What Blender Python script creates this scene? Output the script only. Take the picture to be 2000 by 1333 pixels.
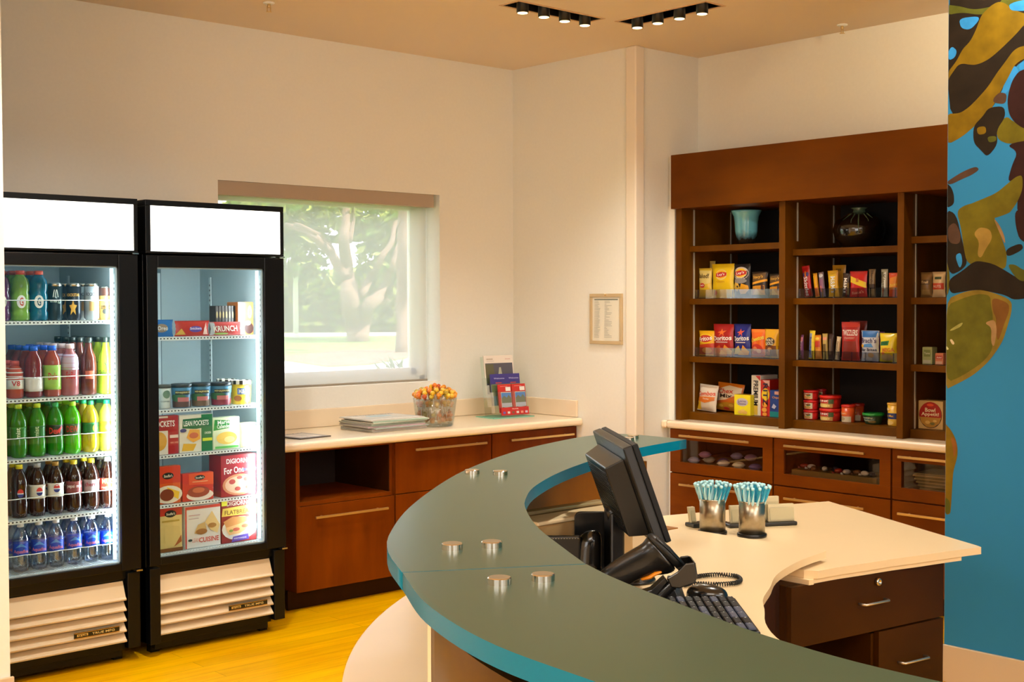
import bpy, math, random
from mathutils import Vector, Matrix
from mathutils.geometry import tessellate_polygon
random.seed(7)
PI = math.pi
for o in list(bpy.data.objects): bpy.data.objects.remove(o)
SC = bpy.context.scene
COL = SC.collection

# ------------------------------------------------------------------ camera
F_PX = 2526.2; EYE = 1.55
YAW, PITCH, ROLL = [math.radians(a) for a in (47.788, 1.705, -.1667)]
fw = Vector((math.cos(YAW)*math.cos(PITCH), math.sin(YAW)*math.cos(PITCH), -math.sin(PITCH)))
rt = Vector((math.sin(YAW), -math.cos(YAW), 0)); up = rt.cross(fw)
rt, up = rt*math.cos(ROLL)+up*math.sin(ROLL), -rt*math.sin(ROLL)+up*math.cos(ROLL)
CAMLOC = Vector((0, 0, EYE))
cam = bpy.data.cameras.new('camera'); cam_o = bpy.data.objects.new('camera', cam); COL.objects.link(cam_o)
cam.sensor_width = 36; cam.lens = F_PX/2000*36; cam.clip_start = .05; cam.clip_end = 300
m = Matrix((rt, up, -fw)).transposed().to_4x4(); m.translation = CAMLOC
cam_o.matrix_world = m; SC.camera = cam_o

# ------------------------------------------------------------------ world, sun, big lights, exposure
W = bpy.data.worlds.new('world'); SC.world = W; W.use_nodes = True
bg = W.node_tree.nodes['Background']; bg.inputs[0].default_value = (.78, .88, 1, 1); bg.inputs[1].default_value = 3.3
SC.view_settings.view_transform = 'Standard'; SC.view_settings.look = 'None'
SC.view_settings.exposure = .6; SC.view_settings.gamma = 1; SC.view_settings.use_curve_mapping = False

def light(kind, name, loc, power, color, target=None, **kw):
    L = bpy.data.lights.new(name, kind); L.energy = power; L.color = color
    for k, v in kw.items(): setattr(L, k, v)
    o = bpy.data.objects.new(name, L); COL.objects.link(o); o.location = loc
    if target is not None:
        d = Vector(target)-Vector(loc); o.rotation_euler = d.to_track_quat('-Z', 'Y').to_euler()
    return o
WARM = (1, .97, .88); WARM2 = (1, .80, .5); DAY = (.88, .95, 1)
light('SUN', 'sun', (14, 20, 20), 10, (1, .96, .88), target=(0, 34, 0), angle=.02)
# unseen fill areas added at the lobby ceiling; daylight areas stand in for windows
light('AREA', 'lobby_fill_light', (-.8, -1.0, 2.95), 70, WARM, target=(-.7, -.9, 0), shape='RECTANGLE', size=2.2, size_y=2.2)
light('AREA', 'lobby_fill_light', (-1.0, 3.0, 2.95), 45, WARM, target=(-.9, 3.1, 0), shape='RECTANGLE', size=1.6, size_y=1.6)
light('AREA', 'lobby_fill_light', (3.0, -1.8, 2.95), 50, WARM, target=(3.0, -1.7, 0), shape='RECTANGLE', size=1.6, size_y=1.6)
light('AREA', 'lobby_daylight_area', (-3.6, .2, 1.7), 58, DAY, target=(2, 2.4, 1.5), shape='RECTANGLE', size=3.2, size_y=2.2)
light('AREA', 'lobby_daylight_area', (1.2, -3.7, 1.8), 62, DAY, target=(3.0, 2.0, 1.3), shape='RECTANGLE', size=3.0, size_y=2.2)  # second daylight area, added to brighten the mural

# ------------------------------------------------------------------ picture point -> place in the room
def ray(x, y): return fw + rt*(x-1000)/F_PX - up*(y-666.5)/F_PX
def at(x, y, ax, v):
    d = ray(x, y); t = (v-CAMLOC[ax])/d[ax]; return CAMLOC+d*t
def atx(x, y, v): return at(x, y, 0, v)
def aty(x, y, v): return at(x, y, 1, v)
def atz(x, y, v): return at(x, y, 2, v)

# ------------------------------------------------------------------ materials
def lin(c): return tuple(((v/255)/12.92 if v/255 <= .04045 else ((v/255+.055)/1.055)**2.4) for v in c)
MC = {}
def mat(c, rough=.5, metal=0, emit=0, coat=0, noise=0, scale=20, trans=0, bump=0, spec=.5):
    key = (c, rough, metal, emit, coat, noise, scale, trans, bump, spec)
    if key in MC: return MC[key]
    M = bpy.data.materials.new('paint'); M.use_nodes = True; N = M.node_tree; b = N.nodes['Principled BSDF']
    L = lin(c)
    b.inputs['Base Color'].default_value = (*L, 1); b.inputs['Roughness'].default_value = rough
    b.inputs['Metallic'].default_value = metal; b.inputs['Coat Weight'].default_value = coat
    b.inputs['Specular IOR Level'].default_value = spec
    if emit:
        b.inputs['Emission Color'].default_value = (*L, 1); b.inputs['Emission Strength'].default_value = emit
    if noise or bump:
        tc = N.nodes.new('ShaderNodeTexCoord'); nz = N.nodes.new('ShaderNodeTexNoise'); nz.inputs['Scale'].default_value = scale
        nz.inputs['Detail'].default_value = 4
        N.links.new(tc.outputs['Object'], nz.inputs['Vector'])
        if noise:
            mx = N.nodes.new('ShaderNodeMix'); mx.data_type = 'RGBA'
            mx.inputs[6].default_value = (*[v*(1-noise) for v in L], 1); mx.inputs[7].default_value = (*[min(1, v*(1+noise)) for v in L], 1)
            N.links.new(nz.outputs['Fac'], mx.inputs[0]); N.links.new(mx.outputs[2], b.inputs['Base Color'])
        if bump:
            bp = N.nodes.new('ShaderNodeBump'); bp.inputs['Strength'].default_value = bump; bp.inputs['Distance'].default_value = .002
            N.links.new(nz.outputs['Fac'], bp.inputs['Height']); N.links.new(bp.outputs['Normal'], b.inputs['Normal'])
    if trans:
        tr = N.nodes.new('ShaderNodeBsdfTranslucent'); tr.inputs[0].default_value = (*L, 1)
        ms = N.nodes.new('ShaderNodeMixShader'); ms.inputs[0].default_value = trans
        N.links.new(b.outputs[0], ms.inputs[1]); N.links.new(tr.outputs[0], ms.inputs[2])
        N.links.new(ms.outputs[0], N.nodes['Material Output'].inputs[0])
    MC[key] = M; return M
def wood(c1, c2, stretch=(1, 1, 1), scale=6, rough=.35, coat=.2, name='wood', plank=None):
    key = ('w', c1, c2, stretch, scale, rough, coat, plank)
    if key in MC: return MC[key]
    M = bpy.data.materials.new(name); M.use_nodes = True; N = M.node_tree; b = N.nodes['Principled BSDF']
    tc = N.nodes.new('ShaderNodeTexCoord'); mp = N.nodes.new('ShaderNodeMapping'); mp.inputs['Scale'].default_value = stretch
    nz = N.nodes.new('ShaderNodeTexNoise'); nz.inputs['Scale'].default_value = scale; nz.inputs['Detail'].default_value = 6; nz.inputs['Roughness'].default_value = .55
    n2 = N.nodes.new('ShaderNodeTexNoise'); n2.inputs['Scale'].default_value = 2.2; n2.inputs['Detail'].default_value = 2
    ad = N.nodes.new('ShaderNodeMath'); ad.operation = 'MULTIPLY_ADD'; ad.inputs[1].default_value = .6
    cr = N.nodes.new('ShaderNodeValToRGB'); cr.color_ramp.elements[0].position = .35; cr.color_ramp.elements[1].position = .75
    cr.color_ramp.elements[0].color = (*lin(c1), 1); cr.color_ramp.elements[1].color = (*lin(c2), 1)
    k = N.links.new
    k(tc.outputs['Object'], mp.inputs[0]); k(mp.outputs[0], nz.inputs['Vector']); k(tc.outputs['Object'], n2.inputs['Vector'])
    ad.inputs[2].default_value = .0
    m2 = N.nodes.new('ShaderNodeMath'); m2.operation = 'MULTIPLY'; m2.inputs[1].default_value = .4
    k(n2.outputs['Fac'], m2.inputs[0]); k(nz.outputs['Fac'], ad.inputs[0]); k(m2.outputs[0], ad.inputs[2]); k(ad.outputs[0], cr.inputs[0])
    col = cr.outputs[0]
    if plank:
        br = N.nodes.new('ShaderNodeTexBrick'); br.inputs['Scale'].default_value = 1
        br.inputs['Brick Width'].default_value = plank[0]; br.inputs['Row Height'].default_value = plank[1]; br.inputs['Mortar Size'].default_value = .0012
        br.inputs['Color1'].default_value = (.86, .84, .82, 1); br.inputs['Color2'].default_value = (1, 1, 1, 1); br.inputs['Mortar'].default_value = (.45, .4, .35, 1)
        br.inputs['Bias'].default_value = 0
        k(tc.outputs['Object'], br.inputs['Vector'])
        mm = N.nodes.new('ShaderNodeMix'); mm.data_type = 'RGBA'; mm.blend_type = 'MULTIPLY'; mm.inputs[0].default_value = 1
        k(col, mm.inputs[6]); k(br.outputs['Color'], mm.inputs[7]); col = mm.outputs[2]
    k(col, b.inputs['Base Color']); b.inputs['Roughness'].default_value = rough; b.inputs['Coat Weight'].default_value = coat; b.inputs['Coat Roughness'].default_value = .25; b.inputs['Specular IOR Level'].default_value = .14
    MC[key] = M; return M
def thin_glass(tint=(1, 1, 1), refl=.08, name='clear_glass', add=0, haze=0):
    key = ('g', tint, refl, haze)
    if key in MC: return MC[key]
    M = bpy.data.materials.new(name); M.use_nodes = True; N = M.node_tree; N.nodes.remove(N.nodes['Principled BSDF'])
    tr = N.nodes.new('ShaderNodeBsdfTransparent'); tr.inputs[0].default_value = (*tint, 1)
    gl = N.nodes.new('ShaderNodeBsdfGlossy'); gl.inputs['Roughness'].default_value = .02
    fr = N.nodes.new('ShaderNodeLayerWeight'); fr.inputs[0].default_value = .25
    mu = N.nodes.new('ShaderNodeMath'); mu.operation = 'MULTIPLY_ADD'; mu.inputs[1].default_value = .5; mu.inputs[2].default_value = refl*.4
    ms = N.nodes.new('ShaderNodeMixShader'); k = N.links.new
    k(fr.outputs['Fresnel'], mu.inputs[0]); k(mu.outputs[0], ms.inputs[0]); k(gl.outputs[0], ms.inputs[2])
    base = tr.outputs[0]
    if haze:
        df = N.nodes.new('ShaderNodeBsdfTranslucent'); df.inputs[0].default_value = (.95, .92, .87, 1)
        d2 = N.nodes.new('ShaderNodeBsdfDiffuse'); d2.inputs[0].default_value = (.8, .8, .76, 1)
        a = N.nodes.new('ShaderNodeMixShader'); a.inputs[0].default_value = .35; k(df.outputs[0], a.inputs[1]); k(d2.outputs[0], a.inputs[2])
        h = N.nodes.new('ShaderNodeMixShader'); h.inputs[0].default_value = haze; k(tr.outputs[0], h.inputs[1]); k(a.outputs[0], h.inputs[2]); base = h.outputs[0]
    k(base, ms.inputs[1]); k(ms.outputs[0], N.nodes['Material Output'].inputs[0])
    MC[key] = M; return M

WALL = mat((235, 231, 220), .75, noise=.03, scale=60, bump=.15, spec=.2)
CEIL = mat((236, 218, 198), .8, spec=.2)
CHERRY = wood((96, 38, 0), (134, 62, 0), (1, 1, .18), 9, .42, .0, 'cherry_wood')
CHERRYH = wood((96, 42, 0), (134, 68, 0), (1, .2, 1), 9, .42, .0, 'cherry_wood')
WALNUT = wood((80, 44, 0), (114, 66, 0), (1, 1, .2), 8, .45, .0, 'walnut_wood')
DARKW = wood((40, 15, 0), (58, 24, 2), (1, 1, .2), 8, .5, .05, 'dark_wood')
CREAM = mat((238, 216, 184), .28, coat=.3, noise=.02, scale=12)
CREAMN = mat((242, 214, 168), .32, coat=.08, noise=.02, scale=12)
BLACK = mat((4, 4, 5), .35, spec=.3); BLACKM = mat((18, 18, 20), .55); WHITE = mat((235, 235, 232), .45)
STEEL = mat((190, 186, 178), .25, 1); BRASS = mat((226, 200, 150), .3, 1); CHROME = mat((215, 205, 190), .12, 1)
BLKPL = mat((9, 8, 8), .3, coat=.2)

# ------------------------------------------------------------------ mesh helpers
class MB:
    def __init__(s): s.v = []; s.f = []; s.mi = []; s.sm = []; s.mats = []
    def m(s, material):
        if material not in s.mats: s.mats.append(material)
        return s.mats.index(material)
    def add(s, vs, fs, material, smooth=False):
        n = len(s.v); s.v += [tuple(v) for v in vs]; i = s.m(material)
        for f in fs: s.f.append(tuple(a+n for a in f)); s.mi.append(i); s.sm.append(smooth)
        return s
    def box(s, x0, x1, y0, y1, z0, z1, material):
        v = [(x, y, z) for x in (x0, x1) for y in (y0, y1) for z in (z0, z1)]
        return s.add(v, [(0, 1, 3, 2), (4, 6, 7, 5), (0, 4, 5, 1), (2, 3, 7, 6), (0, 2, 6, 4), (1, 5, 7, 3)], material)
    def lathe(s, prof, material, n=24, c=(0, 0, 0), smooth=True, axis=None):
        vs = []; fs = []
        for r, z in prof:
            for k in range(n):
                a = 2*PI*k/n; vs.append(Vector((r*math.cos(a), r*math.sin(a), z)))
        for i in range(len(prof)-1):
            for k in range(n): fs.append((i*n+k, i*n+(k+1) % n, (i+1)*n+(k+1) % n, (i+1)*n+k))
        if prof[0][0] > 1e-6: fs.append(tuple(range(n-1, -1, -1)))
        if prof[-1][0] > 1e-6: fs.append(tuple((len(prof)-1)*n+k for k in range(n)))
        if axis is not None:
            q = Vector(axis).to_track_quat('Z', 'Y'); vs = [q @ v for v in vs]
        return s.add([v+Vector(c) for v in vs], fs, material, smooth)
    def prism(s, poly, z0, z1, material, side=None, top=None):
        n = len(poly); vs = [(x, y, z0) for x, y in poly]+[(x, y, z1) for x, y in poly]
        s.add(vs, [tuple(range(n-1, -1, -1))], material); s.add(vs, [tuple(range(n, 2*n))], top or material)
        return s.add(vs, [(k, (k+1) % n, (k+1) % n+n, k+n) for k in range(n)], side or material)
    def strip(s, outer, inner, z0, z1, material, side=None):      # a curved slab between two polylines of equal length
        n = len(outer); side = side or material
        V = [(*p, z0) for p in outer]+[(*p, z0) for p in inner]+[(*p, z1) for p in outer]+[(*p, z1) for p in inner]
        s.add(V, [(k, k+1, n+k+1, n+k) for k in range(n-1)]+[(2*n+k, 3*n+k, 3*n+k+1, 2*n+k+1) for k in range(n-1)], material)
        s.add(V, [(k, 2*n+k, 2*n+k+1, k+1) for k in range(n-1)]+[(n+k, n+k+1, 3*n+k+1, 3*n+k) for k in range(n-1)]+[(0, n, 3*n, 2*n), (n-1, 3*n-1, 4*n-1, 2*n-1)], side, True)
        return s
    def tube(s, pts, r, material, n=8, closed=False):
        pts = [Vector(p) for p in pts]; rr = r if isinstance(r, (list, tuple)) else [r]*len(pts); vs = []; fs = []; up0 = None
        for i, p in enumerate(pts):
            t = (pts[min(i+1, len(pts)-1)]-pts[max(i-1, 0)]).normalized()
            if up0 is None: up0 = Vector((0, 0, 1)) if abs(t.z) < .9 else Vector((1, 0, 0))
            a = (up0-t*up0.dot(t)).normalized(); up0 = a; b = t.cross(a)
            for k in range(n): vs.append(p+(a*math.cos(2*PI*k/n)+b*math.sin(2*PI*k/n))*rr[i])
        for i in range(len(pts)-1):
            for k in range(n): fs.append((i*n+k, i*n+(k+1) % n, (i+1)*n+(k+1) % n, (i+1)*n+k))
        fs += [tuple(range(n-1, -1, -1)), tuple((len(pts)-1)*n+k for k in range(n))]
        return s.add(vs, fs, material, True)
    def grid(s, fn, nu, nv, material, smooth=True, wrap=False):
        vs = [fn(i/nu, j/nv) for j in range(nv+1) for i in range(nu+1)]
        fs = [(j*(nu+1)+i, j*(nu+1)+i+1, (j+1)*(nu+1)+i+1, (j+1)*(nu+1)+i) for j in range(nv) for i in range(nu)]
        return s.add(vs, fs, material, smooth)
    def ball(s, c, r, material, n=10, sq=(1, 1, 1)):
        vs = []; fs = []
        for j in range(n+1):
            ph = PI*j/n
            for k in range(2*n): vs.append((c[0]+sq[0]*r*math.sin(ph)*math.cos(PI*k/n), c[1]+sq[1]*r*math.sin(ph)*math.sin(PI*k/n), c[2]+sq[2]*r*math.cos(ph)))
        m2 = 2*n
        for j in range(n):
            for k in range(m2): fs.append((j*m2+k, (j+1)*m2+k, (j+1)*m2+(k+1) % m2, j*m2+(k+1) % m2))
        return s.add(vs, fs, material, True)
    def xf(s, M): s.v = [tuple(M @ Vector(v)) for v in s.v]; return s
    def build(s, name, parent=None, bevel=0, seg=2, subsurf=0):
        me = bpy.data.meshes.new(name); me.from_pydata(s.v, [], s.f)
        for m_ in s.mats: me.materials.append(m_)
        me.polygons.foreach_set('material_index', s.mi); me.polygons.foreach_set('use_smooth', s.sm); me.update()
        o = bpy.data.objects.new(name, me); COL.objects.link(o)
        if parent: o.parent = parent
        if bevel:
            b = o.modifiers.new('bevel', 'BEVEL'); b.width = bevel; b.segments = seg; b.limit_method = 'ANGLE'; b.angle_limit = math.radians(40)
        if subsurf: b = o.modifiers.new('sub', 'SUBSURF'); b.levels = b.render_levels = subsurf
        return o
def tag(o, label=None, cat=None, group=None, kind=None):
    if label: o['label'] = label
    if cat: o['category'] = cat
    if group: o['group'] = group
    if kind: o['kind'] = kind
    return o
def thing(name, label, cat, loc=(0, 0, 0), rot=0, group=None, rx=0, ry=0):
    o = bpy.data.objects.new(name, None); COL.objects.link(o); o.empty_display_size = .05
    o.location = loc; o.rotation_euler = (rx, ry, rot); return tag(o, label, cat, group)
def box_part(name, parent, x0, x1, y0, y1, z0, z1, m_, bevel=0, seg=2):
    return MB().box(x0, x1, y0, y1, z0, z1, m_).build(name, parent, bevel, seg)
def struct(o): o['kind'] = 'structure'; return o
def dup(root, parent=None, **kw):
    c = root.copy(); COL.objects.link(c)
    if parent: c.parent = parent
    for ch in list(root.children): dup(ch, c)
    for k, v in kw.items():
        if k == 'loc': c.location = v
        elif k == 'rot': c.rotation_euler = (0, 0, v)
        else: c[k] = v
    return c

# ------------------------------------------------------------------ print on packs
TXT = {}
def text_geo(s, bold=.0):
    key = (s, bold)
    if key not in TXT:
        cu = bpy.data.curves.new('t', 'FONT'); cu.body = s; cu.resolution_u = 2; cu.offset = bold;
        o = bpy.data.objects.new('t', cu); COL.objects.link(o)
        bpy.context.view_layer.update()
        me = bpy.data.meshes.new_from_object(o.evaluated_get(bpy.context.evaluated_depsgraph_get()))
        vs = [(v.co.x, v.co.y) for v in me.vertices]; fs = [tuple(p.vertices) for p in me.polygons]
        bpy.data.objects.remove(o); bpy.data.curves.remove(cu); bpy.data.meshes.remove(me)
        if not vs: vs = [(0, 0)]
        x0 = min(v[0] for v in vs); x1 = max(v[0] for v in vs); y0 = min(v[1] for v in vs); y1 = max(v[1] for v in vs)
        TXT[key] = ([((x-x0)/max(1e-6, x1-x0), (y-y0)/max(1e-6, y1-y0)) for x, y in vs], fs)
    return TXT[key]
def finetri(pts, tris, lim=.11):
    """split flat triangles until their edges are short enough to follow a curved pack"""
    out = []; st = [tuple(pts[i] for i in t) for t in tris]
    while st:
        a, b, c = st.pop(); d = [math.dist(a, b), math.dist(b, c), math.dist(c, a)]; m_ = max(d)
        if m_ <= lim: out.append((a, b, c)); continue
        k = d.index(m_); a, b, c = ((a, b, c), (b, c, a), (c, a, b))[k]; h = ((a[0]+b[0])/2, (a[1]+b[1])/2); st += [(a, h, c), (h, b, c)]
    idx = {}; P = []; F_ = []
    for t in out:
        f = []
        for p in t:
            q = (round(p[0], 5), round(p[1], 5))
            if q not in idx: idx[q] = len(P); P.append(q)
            f.append(idx[q])
        if len(set(f)) == 3: F_.append(tuple(f))
    return P, F_
def decals(spec, S, parent, eps=.0006, rough=.4, name='printed_front', mul=None):
    """spec rows: ('r',u0,v0,u1,v1,col) ('e',cu,cv,ru,rv,col) ('p',[(u,v)..],col) ('t',text,cu,cv,wu,hv,col[,rot]); S(u,v,off)->point"""
    shp = MB(); let = MB(); k = 0
    for d in spec:
        k += 1; off = eps*k
        if d[0] == 'r':
            _, u0, v0, u1, v1, c = d
            shp.grid(lambda a, b: S(u0+(u1-u0)*a, v0+(v1-v0)*b, off), 8, 6, mat(c, rough))
        elif d[0] == 'e':
            _, cu, cv, ru, rv, c = d; n = 20; vs = [S(cu, cv, off)]
            for q in (.5, 1):
                for j in range(n): vs.append(S(cu+ru*q*math.cos(2*PI*j/n), cv+rv*q*math.sin(2*PI*j/n), off))
            fs = [(0, 1+j, 1+(j+1) % n) for j in range(n)]+[(1+j, 1+n+j, 1+n+(j+1) % n, 1+(j+1) % n) for j in range(n)]
            shp.add(vs, fs, mat(c, rough), True)
        elif d[0] == 'p':
            _, ps, c = d; tr = tessellate_polygon([[Vector((u, v, 0)) for u, v in ps]]); P_, F_ = finetri(ps, tr)
            shp.add([S(u, v, off) for u, v in P_], F_, mat(c, rough), True)
        elif d[0] == 't':
            _, s, cu, cv, wu, hv, c = d[:7]; rot = d[7] if len(d) > 7 else 0
            vs, fs = text_geo(s, .02); W_ = []
            ca, sa = math.cos(rot), math.sin(rot)
            for x, y in vs:
                a, b = (x-.5)*wu, (y-.5)*hv
                if abs(rot) > 1:
                    sg = 1 if rot > 0 else -1; Lv, Tu = (.62, .5) if wu > .9 else (.2, .2)
                    a, b = -sg*(y-.5)*Tu, sg*(x-.5)*Lv
                elif rot: a, b = (x-.5)*wu*ca-(y-.5)*hv*sa, (x-.5)*wu*sa+(y-.5)*hv*ca
                W_.append(S(cu+a, cv+b, off+eps))
            let.add(W_, fs, mat(c, rough))
    if shp.v: shp.build(name, parent)
    if let.v: let.build('lettering', parent)

def bag(name, label, cat, w, h, t, color, spec, loc, rot=-PI/2, group=None, rx=0, ry=0, rough=.3, top=None):
    """pillow pouch standing on its lower seam, front towards local -Y"""
    th = thing(name, label, cat, loc, rot, group, rx, ry)
    def bul(u, v):
        e = max(0, 1-abs(2*u-1)**2.6); g = max(0, math.sin(PI*min(1, max(0, v*1.0))))**.6
        return t*.5*e**.7*g
    def wid(v): return 1-.07*math.sin(PI*v)+.012*math.sin(v*23)
    def S(u, v, off=0, sgn=-1): return Vector(((u-.5)*w*wid(v), sgn*(bul(u, v)+off), v*h))
    b = MB(); M_ = mat(color, rough, noise=.06, scale=45)
    b.grid(lambda u, v: S(u, v), 16, 14, M_); b.grid(lambda u, v: S(1-u, v, 0, 1), 16, 14, M_)
    b.build('pouch', th)
    sm = MB(); mt = mat(top or color, .35)
    for v0, v1 in ((0, .045), (.955, 1)):
        for k in range(5):
            z0 = (v0+(v1-v0)*k/5)*h; z1 = (v0+(v1-v0)*(k+.6)/5)*h
            sm.box(-w/2*wid(v0), w/2*wid(v0), -.0025, .0025, z0, z1, mt)
    sm.build('crimped_seam', th)
    decals(spec, S, th)
    return th
def carton(name, label, cat, w, d, h, color, spec, loc, rot=-PI/2, group=None, side=None, rx=0, ry=0):
    th = thing(name, label, cat, loc, rot, group, rx, ry)
    MB().box(-w/2, w/2, 0, d, 0, h, mat(color, .4)).build('carton', th, .0015)
    fl = MB().box(-w/2+.002, w/2-.002, .004, d-.004, h-.0005, h+.0012, mat(side or color, .4)); fl.build('top_flap', th)
    decals(spec, lambda u, v, off=0: Vector(((u-.5)*w, -.0004-off, v*h)), th)
    return th
def cyl_surface(prof_r, h, span=1.15):
    def S(u, v, off=0):
        a = (u-.5)*2*span; r = prof_r(v)+off; return Vector((r*math.sin(a), -r*math.cos(a), v*h))
    return S

# ================================================================== THE ROOM
CZ = 3.01
FLOOR = wood((226, 160, 0), (255, 200, 0), (.25, 3, 1), 10, .34, .15, 'bamboo_floor', plank=(1.8, .095))
struct(MB().box(-4, 6.4, -4, 6.3, -.1, 0, FLOOR).build('floor'))
c = MB(); xs = [-4, 4.27, 4.84, 4.96, 5.08, 6.4]; ys = [-4, 4.06, 4.63, 4.65, 4.76, 6.3]
for i in range(5):
    for j in range(5):
        if (i, j) in ((1, 3), (3, 1)): continue
        c.box(xs[i], xs[i+1], ys[j], ys[j+1], CZ, CZ+.1, CEIL)
struct(c.build('ceiling'))
w = MB(); WX0, WX1, WZ0, WZ1 = 3.417, 4.905, 1.068, 2.196
for b in ((-4, WX0, 0, CZ), (WX1, 6.4, 0, CZ), (WX0, WX1, 0, WZ0), (WX0, WX1, WZ1, CZ)): w.box(b[0], b[1], 6.05, 6.3, b[2], b[3], WALL)
struct(w.build('wall_back'))
struct(MB().box(5.5, 6.4, 5.015, 6.05, 0, CZ, WALL).build('wall_column'))
w = MB(); w.box(6.06, 6.4, -4, 5.015, 2.405, CZ, WALL); w.box(6.34, 6.4, -4, 5.015, 0, 2.405, WALL); w.box(5.8, 6.4, 4.975, 5.015, 0, 2.405, WALL)
struct(w.build('wall_right'))
struct(MB().box(4.827, 4.95, -2.5, 2.70, 0, CZ, WALL).build('wall_mural'))
struct(MB().box(-4, 1.84, 4.84, 5.0, 0, CZ, WALL).build('wall_left'))
struct(MB().box(-4.1, -4, -4, 6.3, 0, CZ, WALL).build('wall_lobby'))
struct(MB().box(-4, 6.4, -4.1, -4, 0, CZ, WALL).build('wall_front'))
TRIM = mat((238, 224, 204), .5); BASE = mat((206, 182, 150), .6)
struct(MB().box(5.485, 5.56, 4.995, 5.075, 0, CZ, TRIM).build('trim_1', None, .008))
struct(MB().box(4.812, 4.827, -2.5, 2.705, 0, .151, BASE).build('baseboard_mural', None, .002))
struct(MB().box(-4, 1.85, 4.825, 4.84, 0, .15, BASE).build('baseboard_left', None, .002))

# window in the back wall
GREYF = mat((140, 128, 112), .45); PALEF = mat((225, 222, 208), .5)
wf = MB()
for a, b, y0, y1, mt in ((0, .045, 6.20, 6.26, PALEF), (.045, .09, 6.225, 6.255, PALEF)):
    X0, X1, Z0, Z1 = WX0+a, WX1-a, WZ0+a, WZ1-a; d = b-a
    for q in ((X0, X0+d, Z0, Z1), (X1-d, X1, Z0, Z1), (X0, X1, Z0, Z0+d), (X0, X1, Z1-d, Z1)): wf.box(q[0], q[1], y0, y1, q[2], q[3], mt)
win = struct(wf.build('window_1', None, .003))
g = MB().box(WX0+.09, WX1-.09, 6.238, 6.242, WZ0+.09, WZ1-.09, thin_glass()); g.build('pane', win)
b = MB().box(WX0, WX1, 6.05, 6.20, WZ0-.0, WZ0+.012, WALL); b.build('sill', win)
sh = thing('roller_shade', 'taupe boxed roller shade with sheer screen drawn down over the window', 'window shade', (4.14, 6.09, 2.12))
box_part('valance', sh, -.723, .73, -.03, .05, 0, .076, mat((176, 156, 136), .6), .002)
box_part('screen_fabric', sh, -.71, .715, .028, .0295, -1.03, .0, thin_glass((.96, .94, .92), 0, 'screen_fabric', haze=.30))
box_part('bottom_bar', sh, -.71, .715, .02, .036, -1.045, -1.028, mat((150, 138, 120), .5), .002)

# sprinklers
def sprinkler(x, y, label):
    t = thing('fire_sprinkler', label, 'sprinkler', (x, y, CZ))
    MB().lathe([(.028, 0), (.028, -.004), (.02, -.008)], WHITE, 20).build('escutcheon', t)
    MB().lathe([(.008, -.006), (.008, -.022), (.005, -.026)], BRASS, 12).build('nozzle', t)
    MB().box(-.011, -.008, -.002, .002, -.045, -.02, BRASS).box(.008, .011, -.002, .002, -.045, -.02, BRASS).build('frame_arms', t)
    MB().lathe([(.014, -.045), (.014, -.047), (.004, -.048)], BRASS, 14).build('deflector', t)
sprinkler(3.379, 5.475, 'small brass sprinkler head in the ceiling above the coolers')
sprinkler(5.903, 3.91, 'small brass sprinkler head in the ceiling above the snack shelves')

# recessed track lights
BULB = mat((255, 214, 150), .4, emit=9)
def track(x0, x1, y0, y1, pts, label):
    cx, cy = (x0+x1)/2, (y0+y1)/2
    t = thing('recessed_track_light', label, 'ceiling light', (cx, cy, CZ))
    h = MB(); a, b = (x1-x0)/2, (y1-y0)/2; k = mat((8, 7, 7), .6)
    h.box(-a, a, -b, b, .11, .12, k); h.box(-a-.004, -a, -b, b, -.001, .12, k); h.box(a, a+.004, -b, b, -.001, .12, k)
    h.box(-a, a, -b-.004, -b, -.001, .12, k); h.box(-a, a, b, b+.004, -.001, .12, k); h.build('housing', t)
    r = MB(); e = .018; tm = mat((214, 178, 140), .6)
    for q in ((-a-e, a+e, -b-e, -b-.004), (-a-e, a+e, b+.004, b+e), (-a-e, -a-.004, -b, b), (a+.004, a+e, -b, b)): r.box(q[0], q[1], q[2], q[3], -.003, 0, tm)
    r.build('trim_ring', t)
    rail = MB(); rail.box(*( (-a, a, -.01, .01) if a > b else (-.01, .01, -b, b)), .095, .11, k); rail.build('rail', t)
    for px, py in pts:
        l = MB().lathe([(.012, .1), (.012, .07), (.026, .068), (.030, .06), (.030, -.036), (.026, -.037)], mat((14, 12, 11), .4), 20, c=(px-cx, py-cy, 0)).build('lamp_head', t)
        MB().lathe([(.025, -.0385), (.02, -.040), (0.0, -.041)], BULB, 20, c=(px-cx, py-cy, 0)).build('lens', l)
        light('SPOT', 'track_spot', (px, py, CZ-.045), 17, WARM, target=(px-.35, py-.25, 0), spot_size=math.radians(125), spot_blend=.8, shadow_soft_size=.03)
track(4.27, 4.84, 4.65, 4.76, [(4.34, 4.70), (4.485, 4.70), (4.63, 4.70), (4.775, 4.70)], 'black recessed four lamp slot light, left of the two ceiling slots')
track(4.96, 5.08, 4.06, 4.63, [(5.02, 4.56), (5.02, 4.42), (5.02, 4.275), (5.02, 4.13)], 'black recessed four lamp slot light, right of the two ceiling slots')
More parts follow.
